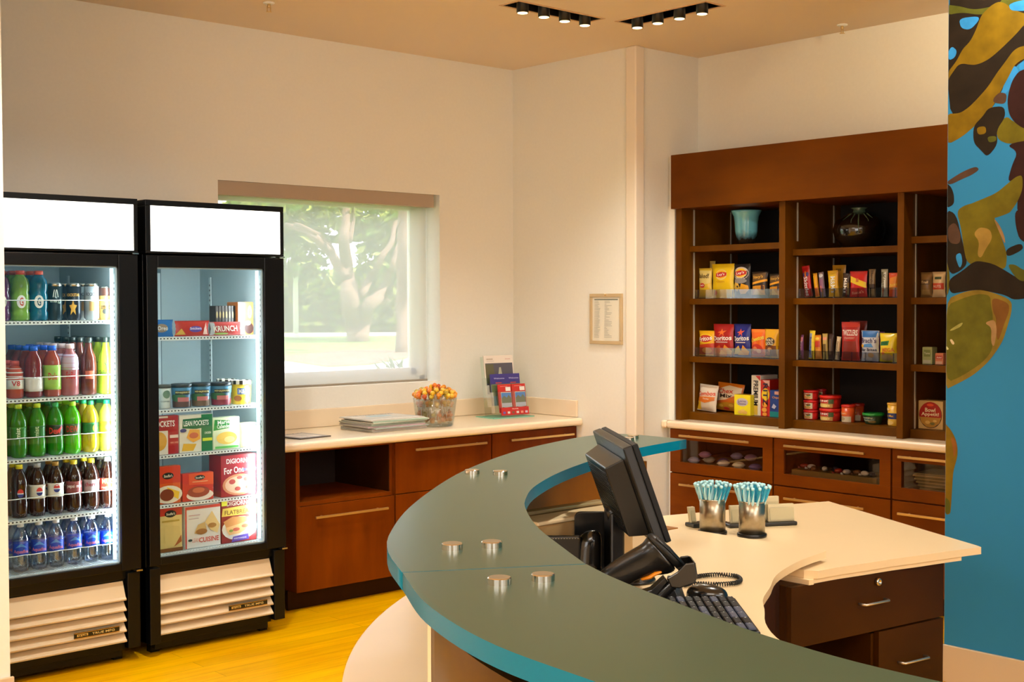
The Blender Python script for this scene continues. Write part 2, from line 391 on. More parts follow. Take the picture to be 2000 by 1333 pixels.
# unseen spots; the desk and cooler ones are added to brighten desk and floor
light('SPOT', 'desk_fill_spot', (3.2, 2.2, CZ-.02), 85, WARM, target=(3.0, 2.5, 0), spot_size=math.radians(110), spot_blend=.9, shadow_soft_size=.05)
light('SPOT', 'desk_fill_spot', (4.6, 2.3, CZ-.02), 20, WARM, target=(5.6, 3.6, .9), spot_size=math.radians(95), spot_blend=.8, shadow_soft_size=.04)
light('SPOT', 'cooler_fill_spot', (2.2, 3.9, CZ-.02), 110, WARM, target=(2.6, 5.0, 0), spot_size=math.radians(110), spot_blend=.8, shadow_soft_size=.05)
light('SPOT', 'lobby_track_spot', (3.3, .9, CZ-.03), 60, WARM, target=(5.95, 4.3, 1.55), spot_size=math.radians(22), spot_blend=.5, shadow_soft_size=.03)
light('SPOT', 'shelf_downlight', (5.3, 2.95, CZ-.02), 14, WARM2, target=(6.06, 3.1, 2.5), spot_size=math.radians(120), spot_blend=.15, shadow_soft_size=.04)

# framed notice
t = thing('framed_notice', 'small beige framed notice sheet pinned on the wall beside the snack shelves', 'picture frame', (5.5, 5.235, 1.4525))
FRB = mat((196, 170, 128), .6)
f = MB(); a, b = .13, .148
for q in ((-a, a, -b, -b+.02), (-a, a, b-.02, b), (-a, -a+.02, -b+.02, b-.02), (a-.02, a, -b+.02, b-.02)): f.box(-.014, 0, q[0], q[1], q[2], q[3], FRB)
f.build('frame', t, .002)
box_part('sheet', t, -.008, -.002, -a+.02, a-.02, -b+.02, b-.02, mat((228, 220, 200), .6))
S = lambda u, v, off=0: Vector((-.0083-off, (.5-u)*.22, (v-.5)*.256))
sp = [('r', .07, .93, .93, .955, (110, 110, 90)), ('t', 'WEEKLY MENU', .5, .965, .5, .03, (90, 90, 80))]
random.seed(3)
for k in range(26):
    v = .9-k*.033
    sp += [('r', .08, v, .08+random.uniform(.12, .22), v+.008, (150, 145, 130)), ('r', .45, v, .45+random.uniform(.05, .3), v+.008, (150, 145, 130))]
decals([q for q in sp if q[0] == 'r'], S, t, eps=.0001)
MB().ball((-.016, 0, b-.006), .006, BRASS, 6).build('hook', t)

# ------------------------------------------------------------------ mural on the right wall
mu = thing('wall_mural_print', 'big blue wall mural of yellow green fruit and dark leaves', 'mural', (4.827, .1, 0))
def MP(px, py, off=.004):
    p = atx(px, py, 4.827-off); return (p.x-4.827, p.y-.1, p.z)
box_part('printed_panel', mu, -.003, 0, -2.6, 2.598, .152, CZ-.001, mat((46, 126, 172), .6, noise=.1, scale=1.2, spec=.15))
c1 = lambda ps: [(1820+x*.3, y*.3) for x, y in ps]
c2 = lambda ps: [(1820+x*.3, 400+y*.3) for x, y in ps]
c3 = lambda ps: [(1820+x*.24, 740+y*.24) for x, y in ps]
DK, BR, YG, YL, GN, BL, RD = (44, 33, 22), (92, 66, 48), (122, 108, 22), (140, 106, 12), (96, 96, 26), (50, 134, 190), (56, 28, 24)
R = 700  # the print runs on past the picture edge
ML = [(c1([(88, -200), (R, -200), (R, 330), (540, 430), (470, 560), (400, 700), (270, 820), (88, 740)]), DK),
 (c1([(88, 30), (180, 40), (260, 62), (340, 55), (430, 30), (480, -30), (R, -40), (R, 10), (480, 60), (320, 100), (200, 80), (88, 100)]), GN),
 (c1([(320, 100), (380, 40), (430, 10), (480, 20), (520, 60), (R, 120), (600, 160), (560, 210), (470, 300), (380, 380), (320, 412), (270, 425), (180, 410), (130, 480), (88, 545), (88, 490), (160, 400), (200, 320), (250, 270), (290, 190)]), YL),
 (c1([(175, 120), (300, 105), (310, 130), (250, 195), (190, 185)]), BL), (c1([(88, 230), (110, 240), (104, 290), (88, 290)]), BL),
 (c1([(130, 300), (165, 330), (150, 375), (110, 395), (105, 340)]), BL), (c1([(500, 20), (R, -20), (R, 66), (560, 72), (510, 66)]), BL),
 (c1([(540, 420), (570, 470), (520, 560), (480, 612), (450, 600), (500, 480)]), BL), (c1([(570, 400), (R, 400), (R, 470), (570, 470)]), BL),
 (c1([(88, 740), (180, 740), (240, 700), (300, 640), (370, 560), (420, 480), (480, 400), (530, 330), (580, 300), (R, 290), (R, 370), (600, 380), (540, 420), (500, 500), (450, 590), (410, 670), (370, 740), (280, 820), (200, 890), (88, 950)]), YL),
 (c1([(400, 640), (440, 600), (490, 610), (480, 680), (400, 670)]), BR),
 (c1([(480, 750), (540, 800), (R, 840), (R, 905), (580, 925), (500, 940), (430, 910), (420, 850)]), YG),
 (c1([(270, 820), (330, 760), (370, 700), (470, 690), (480, 760), (420, 850), (430, 940), (362, 1025), (320, 980), (270, 930)]), DK),
 (c1([(290, 830), (350, 820), (355, 870), (300, 880)]), YL), (c1([(360, 890), (420, 885), (420, 920), (370, 930)]), GN),
 (c1([(R, 440), (600, 450), (560, 470), (520, 530), (490, 640), (500, 740), (540, 800), (600, 840), (R, 850)]), RD),
 (c1([(480, 940), (R, 900), (R, 1500), (540, 1400), (590, 1140), (490, 1195), (520, 1080), (560, 990)]), RD),
 (c1([(88, 1190), (180, 1130), (240, 1100), (290, 1085), (310, 1105), (260, 1140), (200, 1165), (120, 1205)]), BR),
 (c1([(88, 1190), (125, 1215), (145, 1270), (145, 1333), (88, 1360)]), DK),
 (c1([(210, 1345), (320, 1300), (420, 1258), (500, 1190), (550, 1150), (590, 1140), (592, 1230), (560, 1310), (520, 1370), (500, 1390), (400, 1425), (330, 1420)]), YG),
 (c2([(88, 30), (160, 60), (200, 250), (235, 380), (190, 430), (120, 460), (88, 340)]), DK),
 (c2([(100, 150), (150, 110), (190, 190), (180, 260), (110, 250)]), BR), (c2([(150, 330), (190, 310), (200, 380), (180, 420)]), BL),
 (c2([(88, 330), (120, 460), (110, 580), (85, 600)]), YG),
 (c2([(160, 40), (220, 0), (320, -20), (400, 60), (430, 150), (470, 260), (490, 330), (480, 430), (350, 400), (230, 390), (205, 270), (190, 150)]), YG),
 (c2([(270, 190), (310, 145), (380, 160), (395, 220), (350, 290), (320, 350), (295, 330), (310, 240)]), (176, 140, 62)),
 (c2([(400, 85), (440, 130), (475, 210), (478, 265), (430, 160)]), (180, 140, 90)),
 (c2([(105, 490), (200, 430), (260, 380), (300, 365), (400, 385), (480, 430), (560, 480), (R, 500), (R, 590), (540, 625), (480, 590), (400, 572), (300, 552), (200, 568), (120, 582)]), DK),
 (c2([(490, 390), (540, 388), (600, 430), (R, 440), (R, 480), (590, 505), (540, 470)]), GN),
 (c2([(R, 20), (600, 25), (540, 40), (545, 140), (575, 240), (R, 270)]), RD),
 (c2([(480, 290), (580, 248), (600, 290), (490, 345)]), DK),
 (c2([(80, 622), (200, 570), (300, 552), (400, 572), (520, 622), (520, 700), (490, 800), (465, 880), (430, 940), (380, 1010), (330, 1060), (270, 1110), (200, 1150), (140, 1180), (78, 1208)]), (150, 124, 40)),
 (c2([(80, 660), (200, 610), (300, 580), (380, 590), (385, 660), (400, 740), (380, 860), (400, 940), (330, 1030), (200, 1115), (78, 1165)]), (112, 106, 26)),
 (c2([(390, 600), (500, 640), (505, 690), (470, 780), (430, 900), (415, 820), (420, 740), (395, 690)]), (134, 88, 34)),
 (c2([(340, 770), (410, 745), (425, 820), (405, 930), (385, 900), (390, 800)]), (188, 146, 92)),
 (c2([(112, 820), (170, 780), (205, 765), (190, 795), (130, 822)]), (190, 180, 90)), (c2([(115, 880), (130, 875), (150, 905), (135, 915)]), (230, 200, 150)),
 (c2([(85, 930), (95, 920), (112, 940), (100, 948)]), (230, 220, 150)),
 (c3([(88, 345), (120, 380), (150, 410), (190, 480), (210, 560), (208, 640), (175, 750), (168, 840), (165, 900), (155, 1060), (148, 1105), (88, 1108)]), YL),
 (c3([(88, 960), (150, 1000), (148, 1100), (88, 1105)]), GN), (c3([(150, 470), (190, 490), (206, 560), (180, 660), (170, 560)]), (160, 96, 36))]
def smooth(ps, it=2):
    for _ in range(it):
        q = []
        for i in range(len(ps)):
            a, b = ps[i], ps[(i+1) % len(ps)]
            q += [(a[0]*.78+b[0]*.22, a[1]*.78+b[1]*.22), (a[0]*.22+b[0]*.78, a[1]*.22+b[1]*.78)]
        ps = q
    return ps
pr = MB()
for k, (ps, colr) in enumerate(ML):
    q = smooth([(max(1845.2, x), y) for x, y in ps]); vs = [MP(x, y, .0032+.00003*k) for x, y in q]
    vs = [(x, min(y, 2.597), min(z, CZ-.003)) for x, y, z in vs]
    pr.add(vs, [tuple(range(len(vs)))], mat(colr if colr == BL else tuple(int(v*.86) for v in colr), .6, noise=.55, scale=14, spec=.15))
pr.build('printed_fruit', mu)

# ================================================================== COOLERS
LED = mat((215, 240, 255), .4, emit=4.5); LINER = mat((188, 204, 208), .5); SIGN = mat((255, 255, 246), .5, emit=2.0)
LOUV = mat((212, 190, 154), .45)
def cooler(x0, x1, gl, gr, shelves, label, rib, name_txt):
    yf = 5.20; t = thing('glass_door_cooler', label, 'refrigerator', (x0, yf, 0)); w = x1-x0; gl -= x0; gr -= x0
    s = MB(); d = .76
    s.box(0, .04, .04, d, .06, 1.765, BLACK); s.box(w-.04, w, .04, d, .06, 1.765, BLACK); s.box(0, w, d-.03, d, .06, 2.0, BLACK)
    s.box(0, w, .04, d, 1.735, 1.765, BLACK); s.box(0, w, .04, d, .36, .40, BLACK); s.box(.01, w-.01, .09, d-.03, .05, .36, BLACK)
    s.build('cabinet', t, .003)
    L = MB(); L.box(.04, .046, .045, d-.03, .40, 1.735, LINER); L.box(w-.046, w-.04, .045, d-.03, .40, 1.735, LINER)
    L.box(.04, w-.04, d-.04, d-.03, .40, 1.735, LINER); L.box(.046, w-.046, .045, d-.04, 1.727, 1.735, LINER); L.box(.046, w-.046, .045, d-.04, .40, .408, LINER)
    L.build('liner', t)
    if rib:
        R_ = MB()
        for k in range(9): R_.box(.052+k*.042, .083+k*.042, d-.064, d-.041, .46, 1.70, mat((214, 226, 228), .45))
        R_.box(.05, .43, d-.05, d-.041, .44, 1.72, mat((96, 116, 124), .5)); R_.build('ribbed_air_duct', t)  # dark plate paints the shade into the gaps between the ribs
    P_ = MB(); pm = mat((225, 232, 232), .4)
    for yy in (.12, .60):
        for xx in (.048, w-.054):
            P_.box(xx, xx+.006, yy, yy+.018, .44, 1.68, pm)
            for k in range(48): P_.box(xx-.0004, xx+.0064, yy+.006, yy+.012, .46+k*.025, .47+k*.025, BLACKM)
    P_.build('shelf_pilasters', t)
    D = MB(); D.box(0, gl, 0, .034, .405, 1.76, BLACK); D.box(gr, w-.004, 0, .034, .405, 1.76, BLACK)
    D.box(gl, gr, 0, .034, .405, .438, BLACK); D.box(gl, gr, 0, .034, 1.708, 1.76, BLACK); dr = D.build('door', t, .003)
    MB().box(gl-.003, gr+.003, .012, .016, .435, 1.711, thin_glass((.93, .975, .975), .05)).build('door_glass', dr)
    G = MB(); gm = mat((190, 200, 204), .35)
    for q in ((gl-.001, gl+.004, .438, 1.708), (gr-.004, gr+.001, .438, 1.708), (gl, gr, .438, .443), (gl, gr, 1.703, 1.708)): G.box(q[0], q[1], .016, .03, q[2], q[3], gm)
    G.build('door_gasket', dr)
    # lighted sign box
    B = MB(); B.box(0, w, .006, .30, 1.975, 2.0, BLACK); B.box(0, w, .006, .30, 1.768, 1.778, BLACK); B.box(0, .025, .006, .30, 1.778, 1.975, BLACK); B.box(w-.018, w, .006, .30, 1.778, 1.975, BLACK); B.box(.02, w-.02, .1, .3, 1.77, 1.98, BLACK)
    sb = B.build('sign_box', t, .002); box_part('lit_panel', sb, .025, w-.018, .010, .016, 1.778, 1.975, SIGN)
    hg = MB(); hg.box(w-.03, w-.002, -.004, .03, 1.762, 1.767, STEEL); hg.box(w-.03, w-.002, -.008, .03, .395, .402, STEEL); hg.build('hinge', t)
    # louvred grille
    G = MB(); xa, xb = .05, w-.07; G.box(0, xa, .0, .09, .06, .395, BLACK); G.box(xb+.012, w, .02, .09, .06, .39, BLACK); G.box(xa, xb+.012, .05, .09, .05, .40, BLACK)
    G.box(xa, xb, .06, .09, .02, .08, BLACK); G.build('base_housing', t, .003)
    gz = [(.352, .272), (.272, .226), (.226, .181), (.181, .136), (.136, .092)]; lv = MB()
    for zt, zb in gz:
        pr_ = [(.045, zt), (.018, zb+.016), (.008, zb+.008), (.010, zb+.002), (.02, zb), (.03, zb+.004), (.052, zt-.004)]
        n = len(pr_); vs = [(xa, y, z) for y, z in pr_]+[(xb, y, z) for y, z in pr_]
        lv.add(vs, [(k, (k+1) % n, n+(k+1) % n, n+k) for k in range(n)]+[tuple(range(n)), tuple(range(2*n-1, n-1, -1))], LOUV)
    gr_ = lv.build('louvred_grille', t)
    px_ = xb-.235
    bp = MB().box(px_, px_+.20, .006, .011, .147, .170, mat((20, 18, 12), .3)); bo = bp.build('badge', gr_)
    gold = mat((224, 188, 96), .25, .9)
    MB().box(px_, px_+.2, .004, .0062, .147, .149, gold).box(px_, px_+.2, .004, .0062, .168, .170, gold).build('badge_rim', bo)
    decals([('r', .06, .3, .3, .75, (214, 176, 90)), ('t', 'true', .18, .52, .2, .4, (30, 24, 12)), ('t', 'TRUE MFG', .64, .5, .5, .42, (214, 190, 120))], lambda u, v, off=0: Vector((px_+u*.2, .0058-off, .147+v*.023)), bo, eps=.0002)
    f = MB()
    for xx in (.05, w-.09):
        for yy in (.1, d-.1): f.box(xx, xx+.04, yy, yy+.04, 0, .05, BLACK)
    f.build('feet', t)
    # lamps inside
    for xx, pw in ((gr-.006, 8.5), (gl-.022, .5)):
        MB().lathe([(.007, .45), (.007, 1.70)], LED, 10, c=(xx, .055, 0)).build('lamp_tube', t)
        l = light('AREA', 'cooler_tube_light', (0, 0, 0), pw, (.88, .97, 1.0), shape='RECTANGLE', size=.02, size_y=1.2)
        l.parent = t; l.location = (xx, .062, 1.075); d_ = Vector((w*.5-xx, .28, 0)); l.rotation_euler = d_.to_track_quat('-Z', 'Y').to_euler()
        l.rotation_euler = Matrix((( d_.y, -d_.x, 0), (0, 0, 1), (-d_.x, -d_.y, 0))).transposed().to_3x3().to_euler() if False else l.rotation_euler
    for z in shelves:
        sf = MB(); wm = mat((232, 238, 238), .4)
        sf.box(.05, w-.05, .075, .079, z-.016, z-.002, wm); sf.box(.05, w-.05, .66, .664, z-.010, z-.003, wm)
        k = .06
        while k < w-.055: sf.box(k, k+.003, .07, .66, z-.0045, z-.0005, wm); k += .0135
        sf.box(.05, w-.05, .3, .304, z-.010, z-.005, wm)
        sh_ = sf.build('wire_shelf', t)
        dk = MB(); k = .065
        while k < w-.07: dk.box(k, k+.007, .0740, .0752, z-.0105, z-.0055, BLACKM); k += .0165
        dk.build('shelf_slots', sh_)
    return t
SH_L = [1.48, 1.16, .912, .662, .437]; SH_R = [1.402, 1.079, .877, .655, .440]
cL = cooler(1.857, 2.553, 1.912, 2.460, SH_L, 'black glass door drinks cooler full of bottles, beside the left wall', False, '')
cR = cooler(2.588, 3.283, 2.640, 3.173, SH_R, 'black glass door freezer with frozen meals, beside the window counter', True, '')
for z in SH_L:      # curved wire guards in front of the bottles
    pts = []; zg = z+(.085 if z > .5 else .075)
    for k in range(57):
        u = k/56; x = .05+u*.596; pts.append((x, .094-.010*abs(math.sin(PI*(x-.06)/.079)), zg))
    MB().tube(pts, .0019, mat((235, 240, 240), .3), 6).build('wire_guard', cL)

# ---------------- bottles and cans
def liquid(c, tr=.45): return mat(c, .08, trans=tr, coat=.6)
def prof_soda(h, r): return [(r*.55, 0), (r*.85, .004), (r*.97, .02), (r, h*.12), (r*.99, h*.3), (r*.93, h*.36), (r*.93, h*.56), (r, h*.60), (r*.97, h*.68), (r*.80, h*.78), (r*.5, h*.87), (.0125, h*.915), (.0125, h*.95)]
def prof_sport(h, r): return [(r*.8, 0), (r, .006), (r, h*.16), (r*.90, h*.2), (r, h*.25), (r, h*.50), (r*.88, h*.56), (r, h*.62), (r, h*.72), (r*.86, h*.83), (r*.55, h*.88), (.018, h*.91), (.018, h*.94)]
def prof_juice(h, r): return [(r*.8, 0), (r, .006), (r, h*.55), (r*.93, h*.58), (r, h*.63), (r*.9, h*.75), (r*.5, h*.87), (.017, h*.90), (.017, h*.94)]
def prof_tea(h, r): return [(r*.85, 0), (r, .006), (r, h*.55), (r*.92, h*.66), (r*.55, h*.78), (.015, h*.86), (.014, h*.94)]
def prof_can(h, r): return [(r*.78, 0), (r*.8, .002), (r, .010), (r, h-.014), (r*.86, h-.004), (r*.86, h-.001), (r*.80, h-.001), (r*.78, h-.005), (0, h-.005)]
def make_bottle(prof, h, r, body, cap, lab=None, capr=.0145, caph=.018, label='', cat='bottle', dec=None, name='soda_bottle', metalcan=False):
    t = thing(name, label, cat)
    P = prof(h, r)
    if metalcan:
        MB().lathe(P[:4], body, 20).build('can_body', t); MB().lathe(P[3:], STEEL, 20).build('lid', t)
    else:
        MB().lathe(P, body, 18).build('bottle_body', t)
        MB().lathe([(capr, h-caph), (capr, h-.002), (capr-.0015, h), (0, h)], cap, 14).build('screw_cap', t)
    def rad(v):
        z = v*h
        for (r0, z0), (r1, z1) in zip(P, P[1:]):
            if z0 <= z <= z1: return r0+(r1-r0)*(z-z0)/max(1e-6, z1-z0)
        return r
    if lab:
        v0, v1, c = lab
        MB().lathe([(rad(v0+(v1-v0)*k/5)+.0006, (v0+(v1-v0)*k/5)*h) for k in range(6)], mat(c, .35), 18).build('paper_label', t)
    if dec: decals(dec, cyl_surface(lambda v: rad(min(.95, max(.02, v)))+.0009, h, 1.25), t, eps=.0003)
    return t
ORD = ['first', 'second', 'third', 'fourth', 'fifth', 'sixth', 'seventh', 'eighth']
ROWN = ['front', 'second', 'third', 'fourth', 'rear']
def rank(shelf, shelfname, pxs, protos, rows, pitch=.079, skip=None, y0=5.335):
    """protos: one builder result per column, left to right; the front row, then copies behind"""
    n = len(pxs); z = SH_L[shelf]
    for c_, (pxx, (pr_, desc)) in enumerate(zip(pxs, protos)):
        x = min(aty(pxx, 600, y0).x, 2.462); x = max(x, 1.952)
        for r_ in range(rows[c_] if isinstance(rows, (list, tuple)) else rows):
            o = pr_ if (r_ == 0 and not pr_.get('placed')) else dup(pr_)
            if r_ == 0: pr_['placed'] = 1
            o.location = (x+random.uniform(-.002, .002), y0+r_*pitch, z+.0003); o.rotation_euler = (0, 0, random.uniform(-.12, .12)-.35)
            o['label'] = f"{desc}, {ROWN[r_]} row, {ORD[n-1-c_]} from right, {shelfname} shelf"
            o['group'] = f"drinks on the {shelfname} shelf of the left cooler"
            if 'placed' in o and r_: del o['placed']
    for pr_, _ in protos:
        if 'placed' in pr_: del pr_['placed']
C = lambda c: mat(c, .35)
XS = [33, 69, 104, 139, 174, 209]
# top shelf: sports drinks and cans
TX = [1, 39, 75, 108, 143, 178, 210]
def sport(col, lab): return make_bottle(prof_sport, .208, .037, liquid(col), C((224, 84, 50)), None, .019, .017, dec=[('e', .5, .38, .2, .13, (225, 225, 220)), ('t', 'G', .5, .38, .16, .17, lab)], name='sports_drink_bottle')
def can(h, r, c, dec): return make_bottle(prof_can, h, r, mat(c, .3, .4), None, None, dec=dec, name='drink_can', cat='can', metalcan=True)
rank(0, 'top', TX, [(sport((120, 60, 110), (80, 30, 70)), 'purple sports drink bottle'), (sport((150, 196, 70), (200, 60, 30)), 'lime green sports drink bottle'), (sport((14, 120, 150), (20, 90, 120)), 'blue sports drink bottle'),
  (can(.158, .031, (18, 40, 44), [('t', '//\\', .5, .72, .3, .2, (220, 230, 225)), ('t', 'energy', .5, .5, .6, .1, (180, 200, 190))]), 'dark teal tall drink can'),
  (can(.158, .031, (14, 18, 28), [('t', 'ROCKSTAR', .5, .68, .7, .08, (220, 170, 70)), ('p', [(.5, .55), (.56, .42), (.7, .40), (.6, .30), (.64, .14), (.5, .24), (.36, .14), (.4, .30), (.3, .40), (.44, .42)], (230, 176, 60))]), 'black tall drink can with gold star'),
  (can(.158, .031, (168, 176, 180), [('r', .32, .25, .68, .5, (190, 150, 90)), ('t', 'ROCKSTAR', .5, .7, .7, .09, (90, 90, 95))]), 'silver tall drink can'),
  (can(.145, .029, (222, 170, 84), [('r', 0, .72, 1, .95, (60, 30, 20)), ('t', 'arnold', .5, .4, .5, .16, (40, 34, 30)), ('e', .5, .25, .16, .08, (50, 50, 46))]), 'orange drink can with dark top')], [2, 3, 3, 3, 3, 3, 3], .077)
# second shelf: juices and teas, trailing back to the left
def juice(col, cap, lab, h=.215, txt='', r=.036): return make_bottle(prof_juice, h, r, liquid(col), C(cap), lab, .018, .02, dec=[('t', txt, .5, .4, .4, .14, (200, 40, 30))] if txt else None, name='juice_bottle')
J = [(juice((214, 90, 60), (190, 70, 60), (.25, .8, (222, 214, 204)), .155, 'V8', .034), 'short juice bottle with white label'),
     (juice((150, 40, 30), (20, 90, 200), (.12, .40, (226, 220, 214)), .214, ''), 'red juice bottle with blue cap'),
     (juice((190, 84, 60), (24, 90, 210), (.14, .62, (150, 190, 70)), .214, 'Dole'), 'green labelled juice bottle with blue cap'),
     (juice((196, 120, 120), (226, 206, 210), (.5, .8, (196, 176, 196)), .220, 'SoBe'), 'pale pink juice bottle with white cap'),
     (make_bottle(prof_tea, .245, .034, liquid((110, 50, 36)), C((30, 40, 36)), None, .017, .022, dec=[('r', .3, .28, .7, .42, (190, 90, 60))], name='tea_bottle'), 'dark red tea bottle with black cap'),
     (make_bottle(prof_tea, .245, .034, liquid((190, 214, 60)), C((28, 40, 34)), None, .017, .022, dec=[('t', 'Y', .5, .5, .2, .12, (40, 60, 30)), ('t', 'SoBe lean', .5, .38, .7, .08, (60, 80, 30))], name='tea_bottle'), 'lime yellow tea bottle with black cap')]
rank(1, 'second', [28, 64, 100, 135, 171, 207], J, [3, 4, 4, 5, 5, 5], .078)
# middle shelf: green and yellow sodas
def soda(col, cap, lab=None, dec=None, h=.222, tr=.45): return make_bottle(prof_soda, h, .035, liquid(col, tr), C(cap), lab, .0145, .018, dec=dec)
rank(2, 'middle', XS, [(soda((60, 150, 30), (190, 210, 50), (.36, .58, (40, 120, 34)), [('t', 'mist', .5, .47, .36, .12, (220, 230, 190), PI/2)]), 'green mist soda bottle with yellow cap'),
  (soda((64, 160, 34), (190, 210, 50), (.36, .58, (34, 110, 40)), [('t', 'mist', .5, .47, .3, .12, (190, 220, 170), PI/2)]), 'green soda bottle with yellow green cap'),
  (soda((40, 150, 24), (30, 150, 80), (.36, .58, (18, 50, 26)), [('t', 'Dew', .5, .47, .6, .12, (220, 60, 50)), ('p', [(.55, .4), (.9, .52), (.86, .56), (.55, .46)], (200, 50, 50))]), 'green soda bottle with dark label'),
  (soda((90, 190, 20), (150, 210, 40), (.36, .58, (60, 100, 50)), [('t', 'DEW', .5, .48, .6, .12, (200, 60, 50))]), 'bright green soda bottle with light green cap'),
  (soda((196, 176, 40), (30, 150, 90), (.36, .58, (30, 110, 50)), [('e', .75, .47, .14, .07, (224, 150, 40))]), 'amber soda bottle with green label and cap'),
  (soda((230, 236, 90), (24, 150, 90), (.36, .58, (240, 190, 30)), [('e', .6, .47, .2, .06, (250, 220, 60))]), 'pale yellow soda bottle with orange label')], [3]*6, .074)
# fourth shelf: colas
COLA = (46, 18, 10)
def pepsi(v=.47, u=.55): return [('e', u, v, .15, .075, (220, 224, 228)), ('p', [(u+.15*math.cos(a), v+.006+.075*math.sin(a)) for a in [PI*k/12 for k in range(13)]], (206, 50, 44)), ('p', [(u-.15*math.cos(a), v-.014-.061*math.sin(a)) for a in [PI*k/12 for k in range(13)]], (34, 50, 130))]
rank(3, 'fourth', XS, [(soda(COLA, (226, 206, 40), None, pepsi(), tr=.15), 'dark cola bottle with yellow cap'),
  (soda(COLA, (170, 172, 176), (.34, .60, (222, 214, 200)), pepsi(), tr=.15), 'cola bottle with grey cap and white label'),
  (soda(COLA, (176, 130, 50), (.34, .60, (228, 222, 212)), pepsi(.5, .5), tr=.15), 'cola bottle with gold cap and white label'),
  (soda(COLA, (230, 200, 40), (.36, .60, (130, 60, 60)), [('t', 'pepsi max', .5, .5, .8, .08, (220, 210, 210))], tr=.15), 'cola bottle with yellow cap and maroon label'),
  (soda(COLA, (232, 206, 40), (.36, .60, (176, 160, 164)), [('t', 'cherry', .5, .5, .7, .1, (150, 40, 50))], tr=.15), 'cola bottle with yellow cap and pink label'),
  (soda(COLA, (206, 206, 206), (.36, .60, (196, 60, 36)), [('t', 'MUG', .5, .54, .6, .1, (240, 200, 130)), ('t', 'root beer', .5, .42, .7, .06, (240, 220, 190))], tr=.15), 'root beer bottle with white cap')], [2]*6, .074)
# bottom shelf: water
WB = thin_glass((.80, .88, .95), .5, 'clear_bottle')
def water(k): return make_bottle(prof_soda, .205, .034, WB, C((226, 224, 222)), (.34, .62, (24, 70, 190)), .0145, .018, dec=[('t', 'Aquafina', .5, .42, .8, .09, (220, 120, 140)), ('p', [(.2, .5), (.5, .6), (.8, .5), (.5, .53)], (90, 150, 220))], name='water_bottle')
WP = water(0)
rank(4, 'bottom', XS, [(dup(WP) if k < 6 else WP, 'clear water bottle with blue label and white cap') for k in range(1, 7)], [2]*6, .074)

# ================================================================== FREEZER CONTENTS (right cooler)
def fz(name, label, cat, p0, p1, pb, pt, y, z, color, spec, depth=.04, group='frozen food in the right cooler', kind='carton', side=None, rot=0, tilt=0, t=.03):
    a = aty(p0, pb, y); b = aty(p1, pb, y); tt = aty((p0+p1)/2, pt, y); a.x = max(a.x, 2.649); w = b.x-a.x; h = tt.z-z
    if kind == 'carton': return carton(name, label, cat, w/math.cos(rot), depth, h, color, spec, ((a.x+b.x)/2, y, z+.0006), rot, group, side)
    return bag(name, label, cat, w/max(.5, math.cos(rot)), h, t, color, spec, ((a.x+b.x)/2, y+.01, z+.0006), rot, group, rx=tilt)
Y0 = 5.29
z = SH_R[0]
fz('ice_cream_bar', 'blue and brown wrapped ice cream bar, left end of the freezer top shelf', 'frozen snack', 296, 340, 656, 625, Y0, z, (40, 110, 180), [('e', .45, .5, .3, .25, (150, 130, 110)), ('t', 'Oreo', .5, .5, .5, .25, (230, 230, 230))], kind='bag', t=.02)
fz('ice_cream_bar', 'red wrapped ice cream bar with purple badge on the freezer top shelf', 'frozen snack', 343, 411, 656, 627, Y0, z, (186, 50, 36), [('p', [(0, .1), (.3, .1), (.15, .5)], (210, 170, 70)), ('e', .58, .45, .2, .2, (90, 70, 160)), ('t', 'Snickers', .58, .5, .36, .16, (230, 220, 240)), ('p', [(.8, .1), (.95, .1), (.9, .9)], (230, 190, 180))], kind='bag', t=.02)
fz('ice_cream_bar', 'red and silver crunch ice cream bar on the freezer top shelf', 'frozen snack', 411, 481, 655, 629, Y0, z, (178, 60, 54), [('r', .0, .0, .12, 1, (180, 190, 200)), ('r', .86, .0, 1, 1, (190, 196, 200)), ('t', 'KRUNCH', .42, .5, .68, .42, (240, 236, 230), .05), ('e', .3, .14, .2, .08, (150, 180, 90))], kind='bag', t=.02)
for k in range(8):
    px_ = 411+k*6.6; o = None
    c_ = [(70, 60, 54), (60, 50, 40)][k % 2]
    xx = aty(px_, 600, Y0+.12).x
    if k < 7: carton('ice_cream_carton', f"thin dark brown dessert carton on edge, {ORD[k]} from left behind the bars", 'frozen food', .014, .06, .135, (54, 40, 34), [('e', .5, .7, .3, .12, (150, 130, 80)), ('r', .1, .1, .9, .25, (70, 60, 50))], (xx, Y0+.06+k*.002, z+.0006), 0, 'dark dessert cartons on the freezer top shelf')
fz('ice_cream_carton', 'brown and orange dessert carton with gold emblem on the freezer top shelf', 'frozen food', 465, 495, 649, 591, Y0+.05, z, (232, 132, 60), [('r', 0, 0, .45, 1, (110, 70, 60)), ('e', .22, .7, .12, .2, (180, 160, 130)), ('e', .75, .7, .14, .2, (240, 190, 120)), ('t', 'B', .75, .7, .1, .16, (200, 90, 40)), ('e', .7, .2, .28, .18, (60, 30, 24)), ('e', .6, .36, .2, .07, (240, 226, 206))], .1)
z = SH_R[1]
